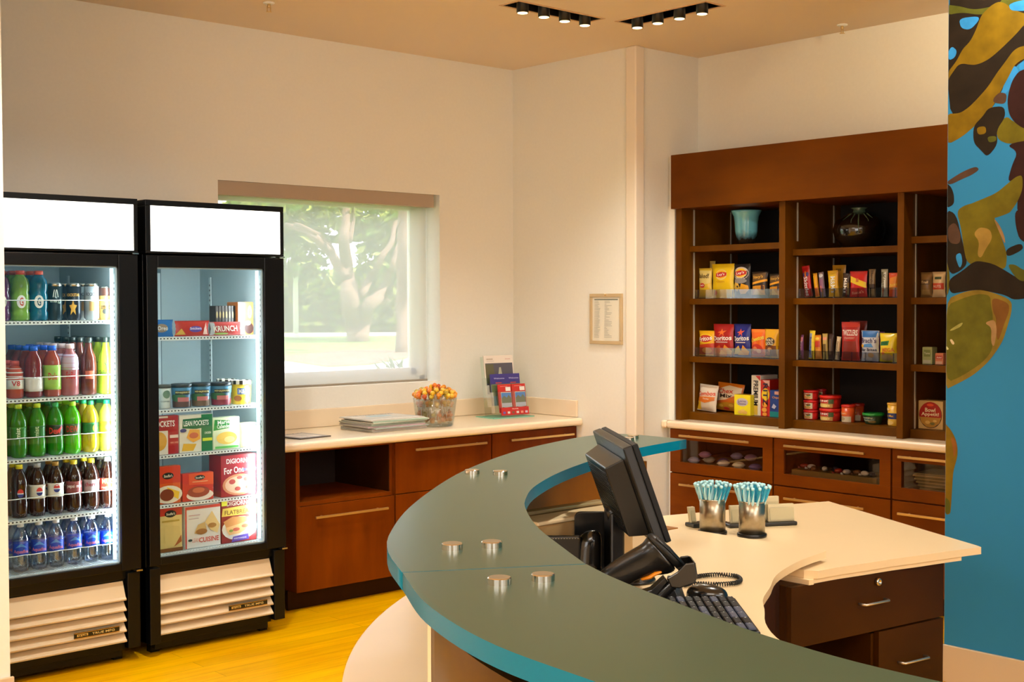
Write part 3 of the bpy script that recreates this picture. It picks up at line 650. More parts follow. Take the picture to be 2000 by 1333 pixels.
def tub(label, px0, px1, pt, body, lid, dec, Y=Y0+.05, striped=False, taper=1.12):
    a = aty(px0, 780, Y); b = aty(px1, 780, Y); h = aty((px0+px1)/2, pt, Y).z-z; r = (b.x-a.x)/2
    t = thing('ice_cream_tub', label, 'frozen food', ((a.x+b.x)/2, Y, z+.0006), -.35, 'ice cream tubs on the second freezer shelf')
    rb = r*.86
    MB().lathe([(rb*.98, 0), (rb, .003), (r*.97, h*.86)], mat(body, .35), 28).build('tub_body', t)
    L = MB(); lm = mat(lid, .35)
    if striped:
        for k in range(20):
            a0, a1 = 2*PI*k/20, 2*PI*(k+1)/20; mm = mat((236, 232, 220), .4) if k % 2 else mat((40, 34, 24), .4)
            L.add([(r*math.cos(q), r*math.sin(q), zz) for zz in (h*.84, h) for q in (a0, (a0+a1)/2, a1)], [(0, 1, 4, 3), (1, 2, 5, 4)], mm)
        L.lathe([(r*.98, h*.97), (r*.9, h*.975), (0, h*.96)], mat((236, 232, 220), .4), 20)
    else: L.lathe([(r, h*.86), (r*1.01, h*.98), (r*.97, h), (r*.9, h*.985), (0, h*.985)], lm, 28)
    L.build('tub_lid', t)
    decals(dec, cyl_surface(lambda v: (rb+(r*.97-rb)*v/.86)+.0006, h, 1.3), t, eps=.0003)
BJ = lambda fc: [('r', 0, .55, 1, .84, (70, 130, 170)), ('r', 0, .03, 1, .3, fc), ('e', .3, .42, .35, .16, (60, 110, 70)), ('r', .2, .56, .8, .72, (36, 40, 30)), ('t', 'BEN&JERRYS', .5, .64, .56, .09, (220, 210, 140)), ('r', .3, .26, .75, .44, (190, 110, 110))]
tub('white ice cream tub with round green logo, left end of the second freezer shelf', 310, 333, 752, (214, 220, 214), (90, 90, 84), [('e', .6, .6, .25, .17, (110, 140, 120)), ('t', 'COFFEE', .5, .3, .6, .06, (90, 110, 100))], Y=Y0+.05)
tub('blue ice cream tub with brown band, second from left in the freezer', 336, 373, 750, (60, 100, 130), (44, 50, 56), BJ((90, 60, 50)))
tub('blue ice cream tub with brown band, in the middle of its shelf', 374, 410, 748, (60, 100, 130), (40, 46, 52), BJ((110, 84, 60)))
tub('blue ice cream tub with dark red band beside the yellow tub', 412, 450, 747, (60, 90, 110), (34, 36, 40), BJ((130, 30, 50)))
tub('yellow ice cream tub with black and white striped lid', 452, 489, 743, (232, 196, 50), (240, 240, 230), [('r', .3, .42, .8, .68, (70, 110, 190)), ('t', 'M&Ms', .55, .55, .4, .2, (236, 236, 230)), ('e', .3, .25, .16, .12, (180, 110, 50)), ('e', .7, .2, .18, .1, (210, 130, 60))], striped=True)
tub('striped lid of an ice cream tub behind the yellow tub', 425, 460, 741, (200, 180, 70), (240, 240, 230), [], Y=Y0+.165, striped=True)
z = SH_R[2]
fz('frozen_food_carton', 'red frozen sandwich carton cut off by the door frame, third freezer shelf', 'frozen food', 285, 349, 884, 814, Y0, z, (170, 34, 36), [('r', 0, 0, .6, 1, (224, 214, 200)), ('r', 0, .62, .8, .95, (160, 24, 30)), ('t', 'POCKETS', .45, .8, .8, .16, (240, 236, 230)), ('e', .25, .35, .3, .25, (214, 160, 60)), ('r', .66, .42, .98, .5, (220, 200, 190)), ('t', 'HAM & CHEESE', .82, .3, .3, .05, (230, 160, 140))])
fz('frozen_food_carton', 'green and white frozen sandwich carton on the third freezer shelf', 'frozen food', 351, 415, 880, 811, Y0, z, (226, 222, 206), [('r', .66, 0, 1, 1, (24, 110, 56)), ('p', [(.08, .66), (.1, .9), (.9, .92), (.92, .66), (.5, .62)], (20, 100, 52)), ('t', 'LEAN POCKETS', .5, .78, .76, .14, (240, 240, 230)), ('p', [(.2, .4), (.3, .62), (.6, .6), (.62, .34), (.4, .26)], (226, 164, 60)), ('e', .42, .45, .14, .08, (196, 96, 60)), ('p', [(.05, .05), (.1, .25), (.5, .22), (.4, .04)], (220, 170, 40)), ('e', .1, .6, .1, .05, (60, 60, 120)), ('r', .68, .28, .98, .36, (200, 214, 50)), ('t', 'CHICKEN', .84, .5, .2, .06, (230, 230, 220))])
fz('frozen_food_carton', 'upright green and white frozen dinner carton leaning in the third freezer shelf', 'frozen food', 417, 468, 875, 816, Y0+.01, z, (214, 224, 190), [('p', [(0, .6), (.05, .95), (.62, .9), (.6, .66)], (40, 140, 50)), ('t', 'Marie', .38, .86, .45, .12, (240, 240, 230), .05), ('t', 'Callender', .38, .73, .5, .12, (240, 240, 230), .05), ('e', .5, .35, .4, .2, (220, 180, 80)), ('e', .6, .3, .2, .1, (236, 210, 140)), ('r', .05, .03, .95, .1, (90, 170, 70))], .05)
fz('frozen_food_tub', 'clear tub of brown and white frozen food near the freezer lamp', 'frozen food', 470, 509, 872, 828, Y0+.02, z, (232, 226, 206), [('r', 0, 0, .3, .9, (120, 96, 60)), ('r', 0, .9, 1, 1, (90, 90, 84)), ('t', 'Soup', .65, .6, .4, .2, (150, 140, 110))], .09)
z = SH_R[3]
fz('frozen_food_carton', 'orange dinner carton cut off at the left of the fourth freezer shelf', 'frozen food', 284, 353, 976, 913, Y0, z, (216, 90, 26), [('r', 0, .55, 1, 1, (206, 60, 24)), ('e', .55, .75, .2, .09, (20, 24, 18)), ('t', "Stouffer's", .55, .75, .3, .08, (230, 220, 200)), ('e', .55, .25, .5, .24, (230, 220, 200)), ('p', [(.5, .45), (.95, .3), (.9, .1), (.6, .25)], (236, 190, 40)), ('e', .5, .24, .25, .16, (120, 50, 24))])
fz('frozen_food_carton', 'small red dinner carton in the middle of the fourth freezer shelf', 'frozen food', 357, 417, 974, 925, Y0, z, (200, 50, 26), [('p', [(.2, .6), (1, .55), (1, 1), (.2, 1)], (224, 84, 30)), ('e', .55, .84, .17, .09, (20, 24, 18)), ('t', "Stouffer's", .55, .84, .28, .08, (230, 220, 200)), ('e', .55, .2, .44, .2, (228, 214, 200)), ('e', .5, .32, .36, .2, (150, 60, 36)), ('e', .5, .38, .2, .1, (190, 100, 60)), ('r', .3, .68, .8, .71, (230, 170, 120))])
fz('frozen_pizza_box', 'tall dark red frozen pizza box with white lettering on the fourth shelf', 'frozen food', 432, 501, 964, 889, Y0, z, (160, 28, 36), [('t', 'DIGIORNO', .5, .86, .7, .12, (236, 220, 214)), ('t', 'For One', .36, .64, .56, .16, (240, 236, 230), .05), ('r', .58, .6, .98, .66, (90, 80, 150)), ('e', .5, .28, .47, .26, (214, 140, 100)), ('e', .5, .28, .40, .21, (232, 190, 160)), ('e', .3, .36, .09, .06, (180, 70, 60)), ('e', .7, .4, .08, .05, (190, 90, 80)), ('e', .45, .18, .08, .05, (190, 80, 70)), ('e', .75, .2, .08, .05, (190, 90, 76)), ('e', .5, .45, .08, .04, (190, 90, 76))], .11, side=(110, 20, 26))
z = SH_R[4]
fz('frozen_food_carton', 'cream and red dinner carton at the left of the freezer floor', 'frozen food', 284, 356, 1064, 992, Y0, z, (226, 200, 130), [('r', 0, .8, 1, 1, (190, 50, 30)), ('e', .6, .84, .2, .08, (20, 24, 18)), ('t', "Stouffer's", .6, .84, .3, .06, (230, 220, 200)), ('r', .3, .66, .9, .7, (180, 150, 60)), ('p', [(.5, .05), (.95, .2), (.9, .55), (.4, .6), (.35, .3)], (216, 190, 120)), ('p', [(.7, .1), (.97, .2), (.95, .35)], (170, 90, 40)), ('r', .2, 0, 1, .08, (120, 70, 30))])
fz('frozen_food_carton', 'white frozen sandwich carton with red side in the middle of freezer floor', 'frozen food', 362, 431, 1059, 988, Y0, z, (224, 220, 214), [('r', 0, 0, .04, 1, (206, 60, 50)), ('r', 0, .93, 1, 1, (210, 70, 56)), ('p', [(.25, .35), (.35, .55), (.55, .6), (.6, .4), (.45, .3)], (206, 170, 110)), ('p', [(.55, .6), (.75, .85), (.97, .5), (.9, .3), (.7, .4)], (222, 190, 130)), ('e', .45, .38, .16, .07, (150, 100, 50)), ('e', .75, .5, .12, .06, (170, 120, 60)), ('t', 'LEAN', .28, .19, .2, .1, (226, 170, 160)), ('t', 'CUISINE', .65, .18, .56, .12, (206, 70, 54)), ('e', .12, .2, .06, .03, (40, 60, 50)), ('r', .08, .78, .4, .8, (190, 150, 150)), ('r', .08, .7, .36, .72, (190, 170, 170))])
fz('frozen_pizza_box', 'maroon and yellow flatbread pizza box standing on the freezer floor', 'frozen food', 433, 501, 1050, 974, Y0, z, (150, 40, 44), [('t', 'DIGIORNO', .5, .9, .7, .11, (236, 214, 204)), ('r', 0, .86, .16, 1, (230, 226, 60)), ('p', [(0, .62), (.03, .8), (1, .84), (1, .62)], (236, 206, 90)), ('t', 'FLATBREAD', .48, .7, .8, .1, (130, 90, 30)), ('e', .5, .32, .5, .27, (222, 214, 204)), ('p', [(.04, .5), (.3, .6), (.9, .55), (.97, .4), (.6, .34), (.2, .22)], (206, 140, 80)), ('p', [(.1, .36), (.5, .42), (.9, .5), (.95, .36), (.5, .2), (.2, .18)], (226, 176, 120)), ('e', .4, .3, .1, .04, (190, 90, 70)), ('e', .65, .36, .1, .04, (200, 100, 70)), ('e', .25, .28, .06, .03, (120, 140, 60)), ('p', [(.26, .02), (.3, .14), (.74, .18), (.76, .05)], (90, 70, 170)), ('t', 'microwave', .5, .1, .36, .05, (210, 200, 230))], .06)

# ================================================================== WINDOW COUNTER (back wall)
HANDLE = mat((232, 196, 130), .3, .85)
def bar_handle(parent, ax, a, b, fixed, z, out, r=.005):
    """straight bar pull; ax 0: runs along x at y=fixed, ax 1: runs along y at x=fixed; out = stand-off towards the room"""
    m_ = MB()
    if ax == 0:
        m_.box(a, b, fixed-out-.005, fixed-out+.005, z-.006, z+.006, HANDLE)
        for q in (a+.05, b-.05): m_.box(q-.004, q+.004, fixed-out, fixed, z-.004, z+.004, HANDLE)
    else:
        m_.box(fixed-out-.005, fixed-out+.005, a, b, z-.006, z+.006, HANDLE)
        for q in (a+.05, b-.05): m_.box(fixed-out, fixed, q-.004, q+.004, z-.004, z+.004, HANDLE)
    return m_.build('bar_handle', parent, .0015)
def put(o, origin):      # give a part built in room coordinates its place under its thing
    o.matrix_parent_inverse = Matrix.Translation(Vector(origin)).inverted(); return o
def rbox(name, parent, org, x0, x1, y0, y1, z0, z1, m_, bevel=0, seg=2):
    X, Y, Z = org; return box_part(name, parent, x0-X, x1-X, y0-Y, y1-Y, z0-Z, z1-Z, m_, bevel, seg)
def relmb(m_, org): m_.v = [(x-org[0], y-org[1], z-org[2]) for x, y, z in m_.v]; return m_
YF = 5.48
# open-niche cabinet
o_ = (3.52, YF, 0); t = thing('base_cabinet', 'cherry base cabinet with dark open niche above one wide drawer, beside freezer', 'cabinet', o_)
m_ = MB(); x0, x1 = 3.455+.06, 4.128
m_.box(x0, x0+.022, YF, 6.03, .10, .815, CHERRY); m_.box(x1-.02, x1, YF+.018, 6.03, .10, .815, CHERRY)
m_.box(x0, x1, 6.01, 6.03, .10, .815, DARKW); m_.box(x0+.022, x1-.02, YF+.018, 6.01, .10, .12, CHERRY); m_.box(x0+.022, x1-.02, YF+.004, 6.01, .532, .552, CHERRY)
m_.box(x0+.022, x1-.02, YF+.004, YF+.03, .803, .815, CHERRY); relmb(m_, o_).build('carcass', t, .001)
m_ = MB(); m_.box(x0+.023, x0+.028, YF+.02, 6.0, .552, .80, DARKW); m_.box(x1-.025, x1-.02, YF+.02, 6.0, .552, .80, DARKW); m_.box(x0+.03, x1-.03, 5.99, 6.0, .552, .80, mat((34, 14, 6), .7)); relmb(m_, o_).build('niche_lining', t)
dr = rbox('drawer', t, o_, x0+.006, x1-.003, YF-.002, YF+.018, .10, .530, CHERRY, .0015)
h = bar_handle(dr, 0, 3.61-o_[0], 4.062-o_[0], YF-o_[1], .472, .032)
# drawer cabinets
def drawer_unit(x0, x1, hx0, hx1, label):
    o_ = (x0, YF, 0); t = thing('base_cabinet', label, 'cabinet', o_)
    rbox('carcass', t, o_, x0, x1, YF+.019, 6.03, .10, .815, CHERRY, .001)
    for za, zb, hz in ((.534, .806, .764), (.10, .530, .472)):
        d = rbox('drawer', t, o_, x0+.003, x1-.003, YF, YF+.018, za, zb, CHERRY, .0015)
        bar_handle(d, 0, hx0-x0, hx1-x0, 0, hz, .032)
drawer_unit(4.132, 4.813, 4.248, 4.751, 'middle cherry drawer cabinet under the window counter, below the candy bowl')
drawer_unit(4.817, 5.495, 4.937, 5.44, 'cherry drawer cabinet under the window counter, in the room corner')
t = thing('toe_kick', 'dark wooden plinth running under the window counter cabinets', 'cabinet base', (3.51, 5.555, 0))
rbox('board', t, (3.51, 5.555, 0), 3.51, 5.495, 5.555, 5.575, 0, .0985, DARKW)
t = thing('wall_counter', 'long cream worktop with low splashback under the window', 'countertop', (3.40, 5.42, .815))
o_ = (3.40, 5.42, .815)
rbox('worktop', t, o_, 3.385, 5.497, 5.425, 6.048, .8155, .86, CREAM, .016, 4)
rbox('splashback', t, o_, 3.385, 5.478, 6.028, 6.048, .8605, .962, CREAM, .004)
rbox('end_splash', t, o_, 5.478, 5.497, 5.47, 6.048, .8605, .962, CREAM, .004)

# ---- things on the window counter
t = thing('notice_card', 'flat patterned card lying on the worktop beside the freezer', 'card', (3.67, 5.66, .8605), .12)
box_part('board', t, -.10, .10, -.11, .11, 0, .006, mat((90, 80, 74), .5), .001)
decals([('r', .03, .03, .97, .97, (150, 140, 134)), ('r', .16, .14, .84, .86, (222, 206, 190))]+[('e', .08+.84*random.random(), random.choice([.06, .93]), .03, .03, random.choice([(120, 90, 80), (200, 190, 180), (90, 90, 100)])) for _ in range(24)]+[('r', .3, .3+.08*k, .7, .33+.08*k, (150, 140, 130)) for k in range(5)],
       lambda u, v, off=0: Vector(((u-.5)*.2, (v-.5)*.22, .0062+off)), t, eps=.0001)
random.seed(11)
for k in range(9):
    t = thing('newspaper', 'topmost folded newspaper of the stack beside the candy bowl' if k == 8 else ('lowest folded newspaper of the stack beside the candy bowl' if k == 0 else f'{["", "eighth", "seventh", "sixth", "fifth", "fourth", "third", "second"][k]} newspaper from the top of the grey stack on the window counter'), 'newspaper', (4.24+random.uniform(-.012, .012), 5.72+random.uniform(-.012, .012), .861+k*.0074), random.uniform(-.05, .05)-.03, 'newspapers stacked on the window counter')
    a, b = .15, .185; col = (222-random.randint(0, 30), 214-random.randint(0, 30), 190)
    sg = MB()
    for q in range(3):
        z0 = q*.0023; e = random.uniform(0, .006)
        sg.box(-b+e, b-e*1.4, -a+e, a-e, z0, z0+.0019, mat(col, .8, noise=.1, scale=60))
    sg.build('sheets', t)
    if k == 8:
        sp = [('t', 'THE DAILY NEWS', .5, .88, .8, .1, (60, 60, 60)), ('e', .5, .62, .22, .14, (170, 190, 190)), ('r', .3, .5, .7, .72, (160, 180, 186))]
        for q in range(12): sp += [('r', .05+(q % 4)*.24, .42-(q//4)*.13, .25+(q % 4)*.24, .44-(q//4)*.13, (150, 146, 136)), ('r', .05+(q % 4)*.24, .37-(q//4)*.13, .25+(q % 4)*.24, .385-(q//4)*.13, (150, 146, 136))]
        decals([s_ for s_ in sp], lambda u, v, off=0: Vector(((u-.5)*2*b, (v-.5)*2*a, .0069+off)), t, eps=.0001)
    else:
        MB().box(-b, -b+.004, -a*.98, a*.98, .0006, .0062, mat((180, 172, 152), .8)).build('fold', t)
# lollipops
BX, BY, BZ = 4.545, 5.655, .861
t = thing('glass_bowl', 'clear round glass bowl heaped with orange and yellow lollipops', 'bowl', (BX, BY, BZ))
GL = thin_glass((.97, .99, .98), .08, 'bowl_glass')
MB().lathe([(.0, .001), (.100, .001), (.104, .004), (.124, .155), (.120, .156), (.100, .014), (.0, .014)], GL, 40).build('bowl_wall', t)
MB().lathe([(.0, .002), (.098, .002), (.099, .012), (.0, .013)], thin_glass((.8, .86, .84), .4, 'glass_base'), 36).build('thick_base', t)
LC = [((226, 140, 10), 'orange'), ((226, 176, 30), 'yellow'), ((190, 76, 16), 'red orange'), ((176, 150, 30), 'olive yellow'), ((226, 116, 14), 'deep orange')]
random.seed(5)
spots = []
for lay, (rr, zz, n) in enumerate([(.05, .032, 7), (.084, .034, 12), (.088, .066, 13), (.094, .128, 17), (.06, .13, 9), (.115, .172, 17), (.105, .185, 16), (.08, .2, 13), (.05, .212, 9), (.02, .222, 4)]):
    for k in range(n):
        a = 2*PI*(k+.5*lay)/n+random.uniform(-.12, .12); spots.append((rr*math.cos(a), rr*math.sin(a), zz+random.uniform(-.006, .006), lay))
protos = {}
for x, y, z, lay in spots:
    ci = random.choices(range(5), [6, 5, 1, 2, 3])[0]
    if ci not in protos:
        c_, nm = LC[ci]; o = thing('lollipop', f'{nm} wrapped lollipop heaped in the glass bowl', 'candy', group=f'{nm} lollipops in the glass bowl')
        bl = MB().ball((0, 0, 0), .0145, mat(c_, .3, noise=.3, scale=90, coat=.5), 7, (1, 1, .92)); bl.build('candy', o)
        MB().tube([(0, 0, -.012), (0, 0, -.088)], .0021, mat((236, 226, 206), .5), 6).build('stick', o)
        MB().lathe([(.006, -.012), (.009, -.021), (.003, -.014)], mat(c_, .35), 8).build('wrapper_frill', o)
        protos[ci] = o; first = True
    else: o = dup(protos[ci])
    o.location = (BX+x, BY+y, BZ+z)
    if lay < 3: o.rotation_euler = (PI+random.uniform(-.25, .25), random.uniform(-.25, .25), 0)
    elif lay in (3, 4): o.rotation_euler = (random.uniform(-.1, .1), random.uniform(-.1, .1), 0)
    else: o.rotation_euler = (-y*4, x*4, 0)
# brochure stand
SX, SY, SZ = 5.20, 5.80, .861
t = thing('brochure_holder', 'clear acrylic tiered brochure stand leaning back beside the wall corner', 'brochure holder', (SX, SY, SZ), -.10)
AC = thin_glass((.86, .97, .92), .25, 'acrylic'); ACE = mat((160, 226, 204), .2, trans=.4)
m_ = MB().box(-.15, .15, -.10, .09, 0, .005, ACE); m_.build('foot_plate', t)
bk = MB()
lean = .27
def LP(u, w_, v): return (u, .055-w_*math.cos(lean)+v*math.sin(lean)*.55-.02, .005+v*math.cos(lean*.6)+w_*math.sin(lean)*.4)
bk.add([LP(u, 0, v) for u in (-.12, .12) for v in (0, .36)], [(0, 1, 3, 2)], AC); bk.build('back_panel', t)
for i in range(3):
    pk = MB(); w0 = .045+.036*i; v0 = .10-.045*i
    pk.add([LP(u, w0, v) for u in (-.125, .125) for v in (v0, v0+.13)], [(0, 1, 3, 2)], AC)
    pk.add([LP(u, w_, v0) for u in (-.125, .125) for w_ in (w0-.036, w0)], [(0, 1, 3, 2)], AC)
    pk.add([LP(-.125, w_, v) for w_ in (w0-.036, w0) for v in (v0, v0+.13)], [(0, 1, 3, 2)], AC).build('pocket', t)
def brochure(label, u0, u1, v0, v1, w_, col, spec, nm='brochure'):
    b_ = thing(nm, label, 'brochure', (SX, SY, SZ), -.10, 'leaflets in the acrylic stand')
    S = lambda u, v, off=0: Vector(LP(u0+(u1-u0)*u, w_+off, v0+(v1-v0)*v))
    q = MB(); vs = [S(u, v, o) for o in (0, -.008) for u, v in ((0, 0), (1, 0), (1, 1), (0, 1))]
    q.add(vs, [(0, 1, 2, 3), (7, 6, 5, 4), (0, 4, 5, 1), (1, 5, 6, 2), (2, 6, 7, 3), (3, 7, 4, 0)], mat(col, .4)); q.build('folded_sheets', b_)
    decals(spec, S, b_, eps=.0004)
brochure('tall pale brochure with dark waterfall photo, back tier of the stand', -.12, .095, .105, .365, .040, (226, 214, 200), [('r', .03, .1, .97, .82, (84, 82, 92)), ('p', [(.4, .35), (.5, .72), (.56, .72), (.62, .35)], (176, 174, 150)), ('p', [(.03, .35), (.03, .8), (.3, .8), (.35, .35)], (96, 92, 66)), ('r', .08, .9, .3, .93, (190, 170, 150)), ('r', .08, .86, .34, .875, (200, 190, 180)), ('r', .72, .9, .9, .92, (210, 170, 160))])
for k, (u0, u1) in enumerate(((-.108, .004), (.004, .108))):
    brochure(['purple headed brochure on the left of the second tier', 'purple headed brochure on the right of the second tier'][k], u0, u1, .06, .25, .076, (60, 52, 130), [('r', 0, 0, 1, .68, (104, 118, 84)), ('r', .2, .3, .9, .45, (70, 86, 60)), ('t', 'Welcome', .55, .86, .7, .05, (180, 180, 220)), ('r', .3, .7, .7, .73, (190, 70, 60)), ('r', 0, 0, .3, .3, (50, 120, 140))])
brochure('cream brochure between the purple and red ones', -.085, -.004, .06, .215, .065, (222, 206, 166), [('r', .1, .3, .9, .7, (196, 176, 120)), ('e', .3, .9, .2, .04, (120, 80, 60))])
brochure('white brochure behind the right red brochure', .006, .105, .06, .22, .065, (228, 220, 214), [('r', .1, .82, .6, .86, (160, 160, 170)), ('r', 0, .7, .06, 1, (130, 80, 60))])
for k, (u0, u1) in enumerate(((-.085, .012), (.018, .118))):
    brochure(['red brochure with mountain photo, left of the front pair', 'red brochure with mountain photo, right of the front pair'][k], u0, u1, .015, .185, .112, (190, 40, 34), [('r', .18, .14, .95, .72, (224, 216, 206)), ('r', .2, .5, .95, .7, (60, 120, 200)), ('p', [(.2, .3), (.2, .5), (.4, .6), (.6, .52), (.75, .62), (.95, .5), (.95, .3)], (106, 102, 80)), ('r', .2, .18, .95, .34, (190, 180, 200)), ('p', [(.2, .14), (.2, .2), (.5, .17), (.95, .2), (.95, .14)], (96, 84, 40)), ('r', .55, .76, .92, .9, (228, 222, 216)), ('r', .15, .92, .7, .935, (224, 150, 140))])
brochure('wide red leaflet with small white logos at the stand front', -.085, .118, -.002, .045, .130, (184, 36, 34), [('t', 'TRAVEL', .5, .78, .25, .14, (236, 206, 200))]+[('r', .05+.16*k, .2, .14+.16*k, .48, c_) for k, c_ in enumerate([(110, 90, 160), (230, 220, 210), (120, 80, 60), (230, 220, 210), (220, 150, 130), (200, 190, 210)])])

# ================================================================== SNACK UNIT (right wall)
XF = 5.79; XS_ = 5.86; XB = 6.32
o_ = (XF, 4.957, .85)
t = thing('snack_shelving_unit', 'tall walnut open shelving unit stocked with snacks, against the right wall', 'shelving unit', o_)
P_ = [(4.914, 4.957, 'side_panel'), (4.187, 4.227, 'divider'), (3.472, 3.508, 'divider'), (2.757, 2.793, 'side_panel')]
for a, b, nm in P_:
    p = rbox(nm, t, o_, XF, XB, a, b, .8605, 2.10, WALNUT, .001)
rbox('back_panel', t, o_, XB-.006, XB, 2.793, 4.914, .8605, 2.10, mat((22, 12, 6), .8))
rbox('cornice', t, o_, 5.765, XB, 2.72, 4.975, 2.092, 2.405, CHERRYH if False else wood((88, 44, 0), (122, 64, 0), (1, .25, 1), 5, .42, .0), .002)
for bay, (a, b, zs) in enumerate(((4.227, 4.914, (1.842, 1.535, 1.198)), (3.508, 4.187, (1.800, 1.535, 1.198)), (2.793, 3.472, (1.841, 1.535, 1.198)))):
    for z in zs: rbox('shelf', t, o_, XS_, XB-.006, a, b, z, z+.034, WALNUT, .001)
    rbox('bottom_board', t, o_, XS_, XB-.006, a, b, .8605, .905, WALNUT, .001)
sp_ = MB(); sm = mat((214, 206, 190), .4, .5)
for y in (4.9135, 4.1865, 3.4715):
    for x in (5.895, 6.24):
        for za, zb in ((.906, 1.197), (1.233, 1.534), (1.57, 1.795 if y < 4.5 and y > 4 else 1.84), (1.88, 2.09)):
            MB_ = sp_.box(x, x+.010, y-.0045, y, za, zb, sm)
relmb(sp_, o_).build('shelf_standards', t)
# clear bins along the fronts
BIN = thin_glass((.86, .88, .92), .5, 'clear_plastic')
def bin_(y0, y1, z, label, n):
    o = thing('clear_shelf_bin', label, 'shelf bin', (5.90, y0, z+.001), group='clear plastic bins on the snack shelves')
    box_part('front_lip', o, 0, .0025, 0, y1-y0, 0, .052, BIN)
    box_part('tray_floor', o, 0, .30, 0, y1-y0, 0, .0015, BIN)
    for k in range(n+1): box_part('bin_wall', o, .0026, .014, (y1-y0-.002)*k/n, (y1-y0-.002)*k/n+.002, .0016, .050, BIN)
bin_(4.232, 4.900, 1.569, 'clear divided plastic bin holding the yellow potato chip bags', 5)
bin_(3.515, 4.175, 1.569, 'clear divided plastic bin holding the upper candy row', 9)
bin_(4.232, 4.900, 1.232, 'clear divided plastic bin holding the red and blue tortilla chips', 5)
bin_(3.515, 4.175, 1.232, 'clear divided plastic bin holding the lower candy row', 8)

GD = 'snacks on the wall shelves'
BAYS = ((4.227, 4.914), (3.508, 4.187), (2.793, 3.472))
def clampy(ya, yb, mg=.004):
    for lo, hi in BAYS:
        if lo < (ya+yb)/2 < hi: return min(ya, hi-mg), max(yb, lo+mg)
    return ya, yb
def sit(px0, px1, pyt, x, z, mg=.004):
    a, b = clampy(atx(px0, 600, x).y, atx(px1, 600, x).y, mg); return (a+b)/2, a-b, atx((px0+px1)/2, pyt, x).z-z
def sbag(label, px0, px1, pyt, z, color, spec, x=5.945, t=.045, lean=0, roll=0, name='chip_bag', cat='snack bag', top=None, dy=0):
    y, w, h = sit(px0, px1, pyt, x, z); lift = max(0, abs(math.sin(roll))*w/2) + .0022 + (.003 if z > 1 and y > 3.5 else 0)
    return bag(name, label, cat, w, h/math.cos(lean), t, color, spec, (x, y+dy, z+lift), -PI/2, GD, rx=-lean, ry=roll, top=top)
def sbox(label, px0, px1, pyt, z, color, spec, x=5.93, d=.12, name='cracker_box', cat='snack box', side=None):
    y, w, h = sit(px0, px1, pyt, x, z); return carton(name, label, cat, w, d, h, color, spec, (x, y, z+.0007), -PI/2, GD, side)
Z1, Z2, Z3 = 1.569, 1.232, .905
LAYS = lambda cv, s=.26: [('e', .5, cv, s, .15, (226, 206, 150)), ('e', .5, cv+.01, s*.88, .13, (236, 180, 30)), ('p', [(.5-s*.95, cv-.06), (.5-s*.95, cv+.04), (.5, cv+.085), (.5+s*.95, cv+.06), (.5+s*.95, cv-.03), (.5, cv-.08)], (190, 36, 30)), ('t', "Lay's", .5, cv, s*1.3, .10, (244, 236, 226), .08)]
# bay 1, upper row
sbag('pale yellow baked potato chip bag, leftmost on the upper snack shelf', 1361, 1391, 526, Z1, (214, 176, 52), [('p', [(.02, .55), (.02, .93), (.96, .9), (.96, .5), (.5, .44)], (216, 192, 110)), ('t', 'Baked!', .46, .74, .84, .16, (80, 60, 20)), ('e', .42, .42, .2, .08, (190, 50, 40)), ('t', "Lay's", .42, .42, .3, .07, (244, 230, 220)), ('p', [(.05, .05), (.1, .25), (.9, .35), (.95, .05)], (226, 176, 20))])
sbag('pale yellow chip bag peeking up behind the baked chips', 1380, 1396, 512, Z1, (206, 178, 96), [], x=6.04, dy=-.004)
sbag('bright yellow potato chip bag, tallest on the upper snack shelf', 1391, 1434.5, 517.5, Z1, (230, 190, 12), LAYS(.68)+[('e', .2, .15, .1, .07, (220, 80, 50)), ('t', 'Classic', .5, .48, .4, .05, (190, 130, 20))])
sbag('black chip bag with round yellow badge on the upper snack shelf', 1434, 1466, 518, Z1, (28, 22, 22), [('e', .5, .72, .46, .2, (196, 180, 170))]+LAYS(.73, .38)+[('e', .5, .50, .4, .08, (140, 134, 130)), ('p', [(.04, .3), (.15, .46), (.4, .42), (.5, .3), (.3, .18)], (216, 170, 60)), ('p', [(.45, .22), (.6, .42), (.95, .36), (.98, .24), (.8, .12), (.5, .1)], (230, 160, 24)), ('e', .35, .33, .06, .03, (60, 40, 20))])
STY = [('p', [(.05, .62), (.05, .9), (.9, .96), (.92, .7)], (96, 66, 24)), ('t', "Stacy's", .46, .79, .66, .15, (210, 160, 60), .06), ('p', [(.0, .48), (.0, .57), (1, .72), (1, .63)], (230, 160, 30)), ('p', [(.08, .1), (.1, .44), (.9, .48), (.9, .1)], (214, 140, 20)), ('p', [(.7, .3), (.72, .5), (.88, .45), (.85, .28)], (80, 40, 20)), ('p', [(.15, .12), (.4, .38), (.7, .12)], (236, 176, 50))]
sbag('dark pita chip bag with slanted yellow band, fully visible', 1469, 1500, 533, Z1, (40, 26, 14), STY)
sbag('dark pita chip bag with yellow band, half hidden by the divider', 1503, 1531, 537, Z1, (40, 26, 14), STY)
